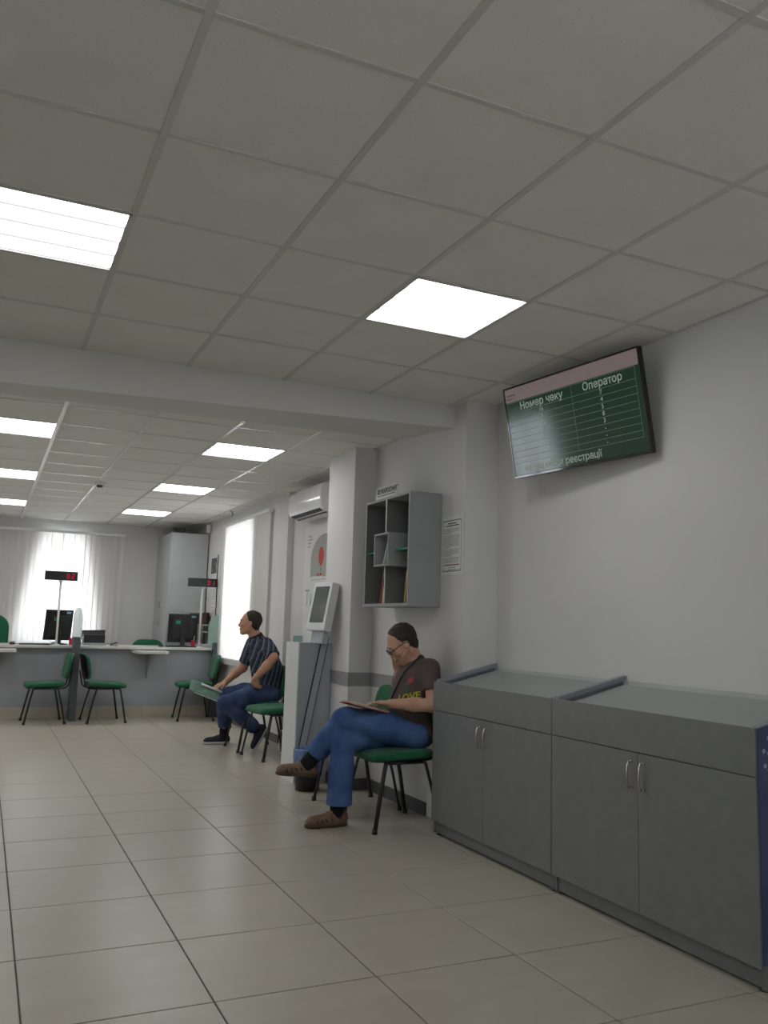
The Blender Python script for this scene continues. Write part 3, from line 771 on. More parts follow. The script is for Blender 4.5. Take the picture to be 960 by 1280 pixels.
# leaning post with two dark edge seams
pf = lambda t, dx: (2.345+dx+(2.545-2.345)*t, 0.10+(1.16-0.10)*t)
def post(y0, y1, dx0, dx1, t0=0, t1=1):
    a, b_, c, d = pf(t0, dx0), pf(t0, dx1), pf(t1, dx1), pf(t1, dx0)
    return MB().prism([a, b_, c, d], 'y', y0, y1)
pp = post(6.655, 6.672, 0.0, 0.055).build('leaning_post', M['kiosk'], ki, 0.001)
post(6.653, 6.671, -0.004, 0.0).build('seam', M['black_metal'], pp)
post(6.653, 6.671, 0.055, 0.059).build('seam', M['black_metal'], pp)
# head: slab facing -x, leaning back, turned a little to the room
hx = Matrix.Translation((2.538, 6.66, 1.405)) @ Matrix.Rotation(R(8), 4, 'Z') @ Matrix.Rotation(R(10.5), 4, 'Y')
MB().box(-0.035, 0.035, -0.155, 0.155, -0.20, 0.20).build('head', M['kiosk_white'], ki, 0.006, xf=hx)
MB().box(-0.0375, -0.034, -0.115, 0.115, -0.135, 0.165).build('touch_screen', M['kiosk_screen'], ki, xf=hx)
MB().box(0.0, 0.05, -0.10, 0.10, -0.30, -0.18).build('neck', M['kiosk'], ki, 0.004, xf=hx)
bx('acrylic_tab', M['frost'], 2.36, 2.44, 6.85, 6.856, kz, kz+0.05, ki)

# ---------------------------------------------------------------- waste bin with blue liner
bn = thing('waste_bin', 'black waste bin lined with a blue bag beside the kiosk', 'bin', (2.365, 6.40, 0))
smooth_angle(MB().lathe([(0.088, 0), (0.092, 0.004), (0.106, 0.30), (0.102, 0.30), (0.086, 0.008)], (2.365, 6.40, 0), 28, cap1=True).build('bucket', M['black_plastic'], bn), 50)
b = MB(); seg = 40; vv = []; ff = []
rings = [(0.085, 0.10), (0.095, 0.24), (0.101, 0.308), (0.108, 0.313), (0.112, 0.302), (0.113, 0.24), (0.111, 0.17), (0.108, 0.125)]
for i, (r_, z) in enumerate(rings):
    for k in range(seg):
        a = 2*math.pi*k/seg; w = 0.0035*math.sin(9*a+i*0.7)+0.002*math.sin(17*a+i*1.3)
        zz = z+(0.018*math.sin(5*a)+0.012*math.sin(11*a) if i == len(rings)-1 else 0)
        q = r_+(w if i not in (2, 3) else 0)
        vv.append((2.365+q*math.cos(a), 6.40+q*math.sin(a), zz))
for i in range(len(rings)-1):
    for k in range(seg):
        ff.append((i*seg+k, i*seg+(k+1) % seg, (i+1)*seg+(k+1) % seg, (i+1)*seg+k))
b.add(vv, ff).build('bag_liner', M['bag_blue'], bn, smooth=True)

# white box low against the wall beyond the kiosk
wb_ = thing('floor_box', 'low white cable box standing on the floor beyond the kiosk', 'box', (2.62, 7.45, 0))
bx('case', M['white_plastic'], 2.52, 2.66, 7.36, 7.52, 0, 0.30, wb_, 0.006)
bx('cap', M['kiosk_white'], 2.515, 2.665, 7.355, 7.525, 0.30, 0.315, wb_, 0.003)
MB().tube([(2.66, 7.5, 0.05), (2.75, 7.6, 0.012), (2.8, 7.9, 0.008), (2.74, 8.2, 0.008), (2.85, 8.6, 0.008), (2.93, 8.8, 0.06)], 0.007, 6).build('cable', M['white_plastic'], wb_, smooth=True)

# ---------------------------------------------------------------- visitor chairs (facing -x in their own frame)
def pad(name, parent, m, xf, w, d, th, r=0.06, crown=0.012, bend=0.0, n=10):
    """rounded cushion: local u (depth), v (width), t thickness"""
    pts = []
    hw, hd = w/2, d/2
    for (cx, cyy, a0) in ((hd-r, hw-r, 0), (-hd+r, hw-r, 90), (-hd+r, -hw+r, 180), (hd-r, -hw+r, 270)):
        for k in range(n+1):
            a = R(a0+90*k/n); pts.append((cx+r*math.cos(a), cyy+r*math.sin(a)))
    N = len(pts); vv = []; ff = []
    lay = [(0.55, -th*0.5), (0.93, -th*0.5), (1.0, -th*0.28), (1.0, th*0.15), (0.965, th*0.40), (0.86, th*0.5), (0.5, th*0.5+crown*0.8)]
    for s_, z in lay:
        for (u, v) in pts:
            uu, vv_ = u*s_, v*s_
            vv.append((uu, vv_, z+bend*(vv_/hw)**2))
    vv.append((0, 0, -th*0.5)); vv.append((0, 0, th*0.5+crown))
    for i in range(len(lay)-1):
        for k in range(N):
            ff.append((i*N+k, i*N+(k+1) % N, (i+1)*N+(k+1) % N, (i+1)*N+k))
    c0, c1 = len(vv)-2, len(vv)-1; l0 = (len(lay)-1)*N
    for k in range(N):
        ff.append((c0, (k+1) % N, k)); ff.append((c1, l0+k, l0+(k+1) % N))
    return MB().add(vv, ff).build(name, m, parent, smooth=True, xf=xf)

def make_chair():
    t = thing('visitor_chair', '', 'chair', (0, 0, 0), 'green visitor chairs')
    sx = Matrix.Translation((-0.01, 0, 0.447)) @ Matrix.Rotation(R(-2.5), 4, 'Y')
    st = pad('seat', t, M['green'], sx, 0.475, 0.44, 0.055, 0.09, 0.008, 0.010)
    pad('seat_shell', st, M['black_plastic'], Matrix.Translation((-0.01, 0, 0.425)) @ Matrix.Rotation(R(-2.5), 4, 'Y'), 0.455, 0.42, 0.02, 0.085, 0.0, 0.010)
    bxm = Matrix.Translation((0.262, 0, 0.675)) @ Matrix.Rotation(R(11), 4, 'Y') @ Matrix.Rotation(R(-90), 4, 'Y')
    bk_ = pad('backrest', t, M['green'], bxm, 0.465, 0.315, 0.045, 0.10, 0.006, 0.022)
    bxs = Matrix.Translation((0.280, 0, 0.672)) @ Matrix.Rotation(R(11), 4, 'Y') @ Matrix.Rotation(R(-90), 4, 'Y')
    pad('back_shell', bk_, M['black_plastic'], bxs, 0.460, 0.31, 0.016, 0.10, 0.0, 0.022)
    for s in (-1, 1):
        y = 0.205*s
        lf = MB().tube([(-0.13, y, 0.425), (-0.145, y*1.03, 0.40), (-0.175, y*1.1, 0.26), (-0.222, y*1.2, 0.006)], 0.0165, 10, flat=0.6)
        lf = lf.build('leg', M['black_metal'], t, smooth=True)
        MB().lathe([(0.016, 0), (0.018, 0.006), (0.016, 0.03)], (-0.222, y*1.2, 0), 10).build('foot_cap', M['black_plastic'], lf, smooth=True)
        lr = MB().tube([(0.12, y, 0.425), (0.138, y*1.03, 0.40), (0.175, y*1.1, 0.26), (0.228, y*1.2, 0.006)], 0.0165, 10, flat=0.6)
        lr = lr.build('leg', M['black_metal'], t, smooth=True)
        MB().lathe([(0.016, 0), (0.018, 0.006), (0.016, 0.03)], (0.228, y*1.2, 0), 10).build('foot_cap', M['black_plastic'], lr, smooth=True)
        MB().tube([(-0.14, y, 0.412), (0.13, y, 0.412)], 0.012, 8).build('seat_frame', M['black_metal'], t, smooth=True)
        # curved back support
        yb2 = 0.115*s
        MB().tube([(0.02, yb2, 0.408), (0.16, yb2, 0.404), (0.225, yb2, 0.415), (0.258, yb2, 0.45), (0.272, yb2, 0.52), (0.292, yb2, 0.62)], 0.013, 10, flat=0.7).build('back_support', M['black_metal'], t, smooth=True)
    MB().tube([(-0.12, -0.205, 0.412), (-0.12, 0.205, 0.412)], 0.011, 8).build('cross_tube', M['black_metal'], t, smooth=True)
    MB().tube([(0.10, -0.205, 0.412), (0.10, 0.205, 0.412)], 0.011, 8).build('cross_tube', M['black_metal'], t, smooth=True)
    return t
proto = make_chair()
CH = [((2.50, 5.19), 0, 'green visitor chair the reading man in jeans sits on'),
      ((2.50, 5.765), 0, 'empty green visitor chair between the reading man and the waste bin'),
      ((2.58, 8.60), 0, 'green visitor chair the man in the plaid shirt sits on'),
      ((2.615, 8.026), 8, 'empty green visitor chair between the kiosk and the plaid-shirted man'),
      ((0.745, 11.28), 2, 'empty green visitor chair backed against the grey divider post, facing the left wall'),
      ((1.445, 11.26), 184, 'empty green visitor chair backed against the grey divider post, facing the window wall'),
      ((2.565, 11.31), -4, 'empty green visitor chair at the counter end under the second number display')]
for i, ((x, y), a, lab) in enumerate(CH):
    o = proto if i == 0 else copy_tree(proto)
    o.location = (x, y, 0); o.rotation_euler = (0, 0, R(a)); o['label'] = lab
# little linking knob under the near seat
# ---------------------------------------------------------------- service counter
CT = 0.905
cn = thing('service_counter', 'long grey service counter with pale worktop and tiled plinth', 'counter', (0.5, 11.7, 0))
bx('front_panel', M['counter_front'], XL+0.02, 2.86, 11.70, 11.72, 0.14, CT-0.032, cn)
for k in range(11):
    x0 = XL+0.02+k*0.58
    bx('plinth_tile', M['floor'], x0, min(2.86, x0+0.576), 11.692, 11.72, 0, 0.139, cn, 0.001)
bx('worktop', M['counter_top'], XL+0.02, 2.92, 11.60, 12.42, CT-0.032, CT, cn, 0.004)
bx('end_panel', M['counter_front'], 2.84, 2.86, 11.72, 12.40, 0, CT-0.032, cn)
bx('modesty_panel', M['counter_front'], XL+0.02, 2.84, 12.36, 12.38, 0.3, CT-0.032, cn)
def ledge(label, x0, x1):
    t = thing('counter_ledge', label, 'ledge', ((x0+x1)/2, 11.45, 0.8), 'writing ledges on the counter front')
    r = 0.05
    poly = [(x0, 11.60), (x0+0.02, 11.30)]+[(x0+0.05, 11.27)]+[(x1-0.10, 11.27)]+arc((x1-0.06, 11.33), 0.06, -90, 0, 6)+[(x1, 11.70), (x0, 11.70)]
    MB().prism(poly, 'z', 0.828, 0.862).build('board', M['counter_top'], t, 0.004)
    xm = (x0+x1)/2
    MB().prism([(11.70, 0.828), (11.36, 0.828), (11.60, 0.62), (11.66, 0.52), (11.70, 0.50)], 'x', xm-0.009, xm+0.009).build('bracket', M['counter_front'], t, 0.001)
ledge('pale writing ledge on a bracket under the green chair behind the counter', 1.80, 2.22)
ledge('pale writing ledge at the counter stretch left of the green chair pair', -0.05, 0.40)
# divider posts with rounded acrylic tops
def divider(label, x, y0, y1, h, turn, gm='frost'):
    t = thing('counter_divider', label, 'divider', (x, (y0+y1)/2, 0), 'dividers at the counter')
    bx('post', M['divider'], x-0.040, x+0.040, y0, y1, 0, h, t, 0.004)
    hw = 0.15; z0 = h-0.03
    prof_ = [(-hw, z0), (hw, z0), (hw, h+0.20)]+[(hw*math.cos(R(a)), h+0.20+0.17*math.sin(R(a))) for a in range(15, 180, 15)]+[(-hw, h+0.20)]
    X = Matrix.Translation((x, (y0+y1)/2, 0)) @ Matrix.Rotation(R(turn), 4, 'Z')
    MB().prism(prof_, 'x', -0.006, 0.006).build('acrylic_panel', M[gm], t, 0.002, xf=X)
divider('dark grey divider post with rounded acrylic top between two green chairs', 1.09, 11.33, 11.58, 1.02, 16, 'frost_clear')
divider('dark grey divider post with greenish rounded acrylic top at the counter end', 2.885, 11.52, 11.598, 0.98, 34)

# number displays on poles
def seg_digit(b, ch, o, s):
    segs = {'0': 'abcdef', '1': 'bc', '2': 'abged'}[ch]
    w, h, t = 0.55*s, s, 0.14*s
    R_ = {'a': (0, w, h-t, h), 'g': (0, w, h/2-t/2, h/2+t/2), 'd': (0, w, 0, t), 'f': (0, t, h/2, h), 'b': (w-t, w, h/2, h), 'e': (0, t, 0, h/2), 'c': (w-t, w, 0, h/2)}
    for q in segs:
        x0, x1, z0, z1 = R_[q]
        b.add([(o[0]+x0, o[1], o[2]+z0), (o[0]+x1, o[1], o[2]+z0), (o[0]+x1, o[1], o[2]+z1), (o[0]+x0, o[1], o[2]+z1)], [(0, 1, 2, 3)])
def number_display(label, x, digits, bent):
    y = 11.90; x0, x1, z0, z1 = x-0.20, x+0.20, 1.735, 1.852
    t = thing('number_display', label, 'display', (x, y, CT), 'number displays on poles')
    bx('case', M['black_plastic'], x0, x1, y-0.025, y+0.025, z0, z1, t, 0.004)
    b = MB(); seg_digit(b, digits[0], (x0+0.265, y-0.0262, z0+0.025), 0.065); seg_digit(b, digits[1], (x0+0.325, y-0.0262, z0+0.025), 0.065)
    b.build('lit_digits', M['red_led'], t)
    if bent:
        MB().tube([(x+0.0, y, CT), (x+0.0, y, 1.60), (x+0.002, y, 1.70), (x+0.02, y, 1.728), (x+0.05, y, 1.735)], 0.016, 10).build('pole', M['white_plastic'], t, smooth=True)
    else:
        MB().tube([(x, y, CT), (x, y, 1.70)], 0.013, 10).tube([(x, y, 1.70), (x, y, 1.735)], [0.014, 0.028], 10).build('pole', M['white_plastic'], t, smooth=True)
    MB().lathe([(0.05, 0), (0.05, 0.006), (0.02, 0.012)], (x, y, CT), 16).build('base', M['white_plastic'], t, smooth=False)
number_display('black number display reading 02 on a thin white pole', 0.885, '02', False)
number_display('black number display reading 01 on a bent white pole by the window', 2.735, '01', True)

# monitors seen from behind
M['sticker'] = mat('sticker_green', (0.01, 0.30, 0.16), 0.5, var=0.05)
M['sticker2'] = mat('sticker_blue', (0.25, 0.42, 0.60), 0.5, var=0.05)
def monitor(label, x, y, z, turn, tilt, w=0.40, h=0.37):
    t = thing('computer_monitor', label, 'monitor', (x, y, CT), 'black monitors on the counter')
    X = Matrix.Translation((x, y, z)) @ Matrix.Rotation(R(turn), 4, 'Z') @ Matrix.Rotation(R(tilt), 4, 'X')
    MB().box(-w/2, w/2, 0, 0.03, -h/2, h/2).build('housing', M['black_plastic'], t, 0.004, xf=X)
    MB().box(-w/2+0.05, w/2-0.05, -0.03, 0.0, -h/2+0.05, h/2-0.07).build('rear_cover', M['black_plastic'], t, 0.012, xf=X)
    MB().box(-w/2+0.01, w/2-0.01, 0.03, 0.033, -h/2+0.015, h/2-0.012).build('screen', M['screen_dark'], t, xf=X)
    MB().add([(-w/2+0.10, -0.031, 0.06), (-w/2+0.16, -0.031, 0.06), (-w/2+0.16, -0.031, 0.11), (-w/2+0.10, -0.031, 0.11)], [(0, 1, 2, 3)]).build('sticker', M['sticker'], t, xf=X)
    MB().add([(w/2-0.09, -0.001, h/2-0.045), (w/2-0.03, -0.001, h/2-0.045), (w/2-0.03, -0.001, h/2-0.02), (w/2-0.09, -0.001, h/2-0.02)], [(0, 1, 2, 3)]).build('label', M['sticker2'], t, xf=X)
    X2 = Matrix.Translation((x, y, CT)) @ Matrix.Rotation(R(turn), 4, 'Z')
    MB().box(-0.03, 0.03, -0.05, -0.02, 0.0, z-CT).build('stand_neck', M['black_plastic'], t, 0.004, xf=X2)
    MB().lathe([(0.12, 0), (0.12, 0.01), (0.05, 0.02)], (0, -0.03, 0), 20).build('stand_base', M['black_plastic'], t, 0.0, xf=X2)
monitor('black computer monitor leaning behind the number display reading 02', 0.915, 12.12, 1.155, 12, 10, 0.35, 0.40)
monitor('black computer monitor with a green sticker behind the display reading 01', 2.53, 12.05, 1.155, -4, 4, 0.40, 0.39)
def keyboard(label, x, y, w):
    t = thing('keyboard', label, 'keyboard', (x, y, CT), 'keyboards on the counter')
    bx('tray', M['black_plastic'], x-w/2, x+w/2, y-0.07, y+0.07, CT, CT+0.014, t, 0.004)
    for r_ in range(4):
        bx('key_row', M['screen_dark'], x-w/2+0.012, x+w/2-0.012, y-0.058+0.03*r_, y-0.034+0.03*r_, CT+0.014, CT+0.020, t, 0.001)
keyboard('black keyboard lying on the counter under the leaning monitor', 0.62, 11.85, 0.36)
keyboard('black keyboard lying on the counter beside the display reading 01', 2.46, 11.80, 0.40)
def mouse(label, x, y):
    t = thing('computer_mouse', label, 'mouse', (x, y, CT), 'mice on the counter')
    vv = []; ff = []; n = 12
    b = MB(); pr_ = [(1.0, 0), (1.0, 0.010), (0.88, 0.022), (0.6, 0.030), (0.15, 0.033)]
    for s_, z in pr_:
        for k in range(n): a = 2*math.pi*k/n; vv.append((x+0.035*s_*math.cos(a), y+0.055*s_*math.sin(a), CT+z))
    for i in range(len(pr_)-1):
        for k in range(n): ff.append((i*n+k, i*n+(k+1) % n, (i+1)*n+(k+1) % n, (i+1)*n+k))
    ff.append(tuple((len(pr_)-1)*n+k for k in range(n))); b.add(vv, ff).build('shell', M['black_plastic'], t, smooth=True)
    MB().tube([(x, y+0.05, CT+0.008), (x+0.05, y+0.15, CT+0.004), (x+0.12, y+0.3, CT+0.004)], 0.003, 5).build('cable', M['black_plastic'], t)
mouse('black mouse on the counter before the tall green office chair', 0.36, 11.82)
mouse('black mouse on the counter between the keyboard and low green office chair', 2.20, 11.80)
# printer
pn = thing('printer', 'small dark desktop printer on the counter before the far blind', 'printer', (1.36, 12.1, CT))
bx('body', M['black_plastic'], 1.23, 1.50, 12.0, 12.25, CT+0.03, CT+0.14, pn, 0.008)
MB().hexa([(1.22, 12.24, CT+0.10), (1.52, 12.24, CT+0.10), (1.52, 12.27, CT+0.10), (1.22, 12.27, CT+0.10), (1.21, 12.26, CT+0.19), (1.53, 12.26, CT+0.20), (1.53, 12.29, CT+0.20), (1.21, 12.29, CT+0.19)]).build('paper_support', M['black_plastic'], pn, 0.003)
bx('base_tray', M['counter_front'], 1.22, 1.51, 11.95, 12.25, CT, CT+0.03, pn, 0.005)
# phone handset stand, small stapler and folders
sp = thing('stapler', 'small black stapler on the counter beside the printer', 'stapler', (1.60, 11.95, CT))
bx('base', M['black_plastic'], 1.56, 1.66, 11.93, 11.96, CT, CT+0.008, sp, 0.002)
MB().hexa([(1.56, 11.93, CT+0.008), (1.65, 11.93, CT+0.035), (1.65, 11.96, CT+0.035), (1.56, 11.96, CT+0.008), (1.56, 11.93, CT+0.02), (1.65, 11.93, CT+0.05), (1.65, 11.96, CT+0.05), (1.56, 11.96, CT+0.02)]).build('arm', M['black_plastic'], sp, 0.002)
M['red_plastic'] = mat('red_plastic', (0.45, 0.01, 0.03), 0.4, var=0.05)
def pen_cup(label, x, y):
    t = thing('pen_cup', label, 'pen cup', (x, y, CT), 'red pen cups on the counter')
    smooth_angle(MB().lathe([(0.026, 0), (0.030, 0.09), (0.026, 0.09), (0.023, 0.006)], (x, y, CT), 16).build('cup', M['red_plastic'], t), 40)
    MB().tube([(x, y, CT+0.008), (x+0.018, y, CT+0.15)], 0.004, 6).build('pen', M['white_plastic'], t)
pen_cup('red pen cup beside the leaning monitor', 1.07, 11.93)
pen_cup('red pen cup beside the monitor with the green sticker', 2.66, 11.95)
def tray(label, x0, x1, y0, y1):
    t = thing('paper_tray', label, 'tray', ((x0+x1)/2, y0, CT), None)
    bx('tray_base', M['counter_top'], x0, x1, y0, y1, CT, CT+0.028, t, 0.004)
    bx('tray_lid', M['paper'], x0+0.01, x1-0.01, y0+0.01, y1-0.01, CT+0.028, CT+0.04, t, 0.003)
tray('pale flat document tray at the counter end beside the bent white pole', 2.80, 2.91, 11.86, 12.1)
# cables on the counter
def cable(label, pts, m, r=0.004):
    tag(MB().tube(pts, r, 6).build('cable', m, None, smooth=True), label, 'cable')
cable('white cable curling over the counter beside the divider acrylic', [(1.10, 11.85, CT+0.004), (1.14, 11.88, CT+0.03), (1.18, 11.92, CT+0.09), (1.22, 12.0, CT+0.11), (1.225, 12.05, CT+0.05)], M['white_plastic'])
cable('white cable looping around the base of the bent pole', [(2.66, 11.86, CT+0.004), (2.70, 11.84, CT+0.04), (2.74, 11.83, CT+0.05), (2.79, 11.84, CT+0.03), (2.82, 11.85, CT+0.004)], M['white_plastic'])

# ---------------------------------------------------------------- staff chairs behind the counter
def office_chair(label, x, y, zt, w, h):
    t = thing('office_chair', label, 'office chair', (x, y, 0), 'green office chairs behind the counter')
    bxm = Matrix.Translation((x, y-0.0, zt-h/2)) @ Matrix.Rotation(R(90), 4, 'Z') @ Matrix.Rotation(R(-90), 4, 'Y')
    pad('backrest', t, M['green'], bxm, w, h, 0.07, min(w, h)*0.38, 0.01, 0.03)
    pad('seat', t, M['green'], Matrix.Translation((x, y+0.28, 0.50)), 0.46, 0.44, 0.07, 0.12)
    MB().tube([(x, y+0.25, 0.455), (x, y+0.02, 0.46), (x, y-0.03, 0.52), (x, y-0.02, zt-h*0.6)], 0.02, 8).build('back_bar', M['black_plastic'], t, smooth=True)
    MB().tube([(x, y+0.28, 0.08), (x, y+0.28, 0.46)], 0.028, 12).build('gas_lift', M['black_plastic'], t, smooth=True)
    for k in range(5):
        a = 2*math.pi*k/5+0.3; dx, dy = math.cos(a), math.sin(a)
        lg = MB().tube([(x, y+0.28, 0.10), (x+0.20*dx, y+0.28+0.20*dy, 0.065)], [0.024, 0.015], 8).build('base_arm', M['black_plastic'], t, smooth=True)
        MB().tube([(x+0.20*dx-0.02, y+0.28+0.20*dy, 0.027), (x+0.20*dx+0.02, y+0.28+0.20*dy, 0.027)], 0.026, 10).build('castor', M['black_plastic'], lg)
office_chair('low-backed green office chair behind the counter beside the tall cabinet', 2.14, 12.50, 0.985, 0.44, 0.34)
office_chair('tall-backed dark green office chair behind the counter before the far blind', 0.09, 12.55, 1.275, 0.48, 0.58)

# ---------------------------------------------------------------- tall cabinet in the corner
tx0, tx1, ty0, ty1, tz = 2.39, 2.93, 12.52, 13.58, 2.53
tc_ = thing('tall_cabinet', 'tall pale grey office cabinet in the far corner with four doors', 'cabinet', (2.66, 13.05, 0))
bx('body', M['tall_cab'], tx0+0.02, tx1, ty0, ty1, 0.0, tz, tc_, 0.002)
for (a, c) in ((ty0+0.002, (ty0+ty1)/2-0.002), ((ty0+ty1)/2+0.002, ty1-0.002)):
    for (z0, z1) in ((0.08, 1.36), (1.366, tz-0.003)):
        d = bx('door', M['tall_cab'], tx0, tx0+0.018, a, c, z0, z1, tc_, 0.002)
        hy = c-0.05 if a < 13 else a+0.05
        hz = z1-0.12 if z0 < 1 else z0+0.12
        MB().tube([(tx0, hy, hz-0.05), (tx0-0.025, hy, hz-0.045), (tx0-0.025, hy, hz+0.045), (tx0, hy, hz+0.05)], 0.005, 6).build('handle', M['chrome'], d, smooth=True)
pv = tag(MB().tube([(2.60, 13.5, tz), (2.60, 13.5, ZF)], 0.04, 12).tube([(2.75, 13.45, tz), (2.75, 13.45, ZF)], 0.025, 12).build('pipe', M['tall_cab'], None, smooth=True), 'pair of grey pipes between the tall cabinet and ceiling', 'pipe')

# document rack with boxes behind the counter end
rk = thing('document_rack', 'low pale rack beside the tall cabinet carrying a brown box', 'rack', (2.8, 12.28, CT))
for z in (CT, 1.10, 1.20):
    bx('rack_board', M['shelf_edge'], 2.68, 2.93, 12.16, 12.40, z, z+0.016, rk, 0.002)
for x in (2.68, 2.918):
    bx('rack_side', M['shelf_grey'], x, x+0.012, 12.30, 12.40, CT+0.016, 1.2, rk)
bb = thing('storage_box', 'brown and black storage box on the rack beside the tall cabinet', 'box', (2.78, 12.28, 1.216))
bx('box_body', M['brown_box'], 2.69, 2.88, 12.17, 12.39, 1.2165, 1.37, bb, 0.004)
bx('box_side', M['black_plastic'], 2.88, 2.92, 12.165, 12.395, 1.2165, 1.385, bb, 0.004)
ps = thing('paper_stack', 'loose white paper stack lying on the brown storage box', 'paper', (2.7, 12.28, 1.37))
for k in range(3):
    X = Matrix.Translation((2.70, 12.28, 1.388+0.006*k)) @ Matrix.Rotation(R(-12+9*k), 4, 'Z')
    MB().box(-0.13, 0.13, -0.10, 0.10, 0, 0.004).build('sheet', M['paper'], ps, xf=X)

# small things on the far wall
M['photo'] = mat('photo_print', (0.12, 0.12, 0.13), 0.5, var=0.9, scale=14)
pic = thing('wall_picture', 'small grey photo poster on the wall between cabinet and blind', 'picture', (2.945, 12.16, 1.94))
bx('print', M['photo'], 2.944, 2.949, 12.0, 12.31, 1.94, 2.165, pic)
bx('mount', M['paper'], 2.946, 2.9495, 11.985, 12.325, 1.925, 2.18, pic)
sh2 = thing('wall_sheet', 'white paper sheets taped to the wall above the document rack', 'notice', (2.945, 12.1, 1.3))
for (y0, y1, z0, z1) in ((11.98, 12.22, 1.52, 1.75), (11.98, 12.22, 1.30, 1.50)):
    s_ = bx('sheet', M['paper'], 2.946, 2.949, y0, y1, z0, z1, sh2)
    b = MB()
    for k in range(5):
        z = z1-0.05-0.03*k; b.add([(2.9455, y0+0.03, z), (2.9455, y1-0.03-0.02*(k % 3), z), (2.9455, y1-0.03-0.02*(k % 3), z+0.008), (2.9455, y0+0.03, z+0.008)], [(0, 1, 2, 3)])
    b.build('print', M['ink_soft'], s_)
cable('black cable hanging down the wall beside the far blind', [(2.944, 11.93, 2.2), (2.944, 11.94, 1.9), (2.944, 11.90, 1.5), (2.944, 11.93, 1.25)], M['black_plastic'], 0.006)
se = thing('motion_sensor', 'white motion sensor on the wall top beside the tall cabinet', 'sensor', (2.93, 12.6, 2.55))
bx('case', M['white_plastic'], 2.875, 2.935, 12.42, 12.50, 2.55, 2.675, se, 0.015)
bx('mount', M['white_plastic'], 2.93, 2.95, 12.44, 12.48, 2.59, 2.65, se)
MB().tube([(2.873, 12.46, 2.585), (2.8765, 12.46, 2.585)], 0.018, 10).build('lens', M['shelf_edge'], se)
sd = thing('smoke_detector', 'round white smoke detector on the ceiling beyond the beam', 'smoke detector', (1.02, 9.49, ZF))
MB().lathe([(0.055, -0.006), (0.055, -0.022), (0.045, -0.032)], (1.02, 9.49, ZF), 20, cap0=True).build('body', M['white_plastic'], sd)
MB().lathe([(0.034, -0.032), (0.034, -0.045), (0.022, -0.055)], (1.02, 9.49, ZF), 20).build('chamber', M['black_plastic'], sd)
MB().lathe([(0.068, 0.0), (0.068, -0.006)], (1.02, 9.49, ZF), 20).build('base', M['rail'], sd)
cable('black wire end hanging from the ceiling edge above the blind', [(2.80, 10.85, ZF-0.003), (2.82, 10.83, ZF-0.02), (2.83, 10.80, ZF-0.06), (2.81, 10.79, ZF-0.085)], M['black_plastic'], 0.006)
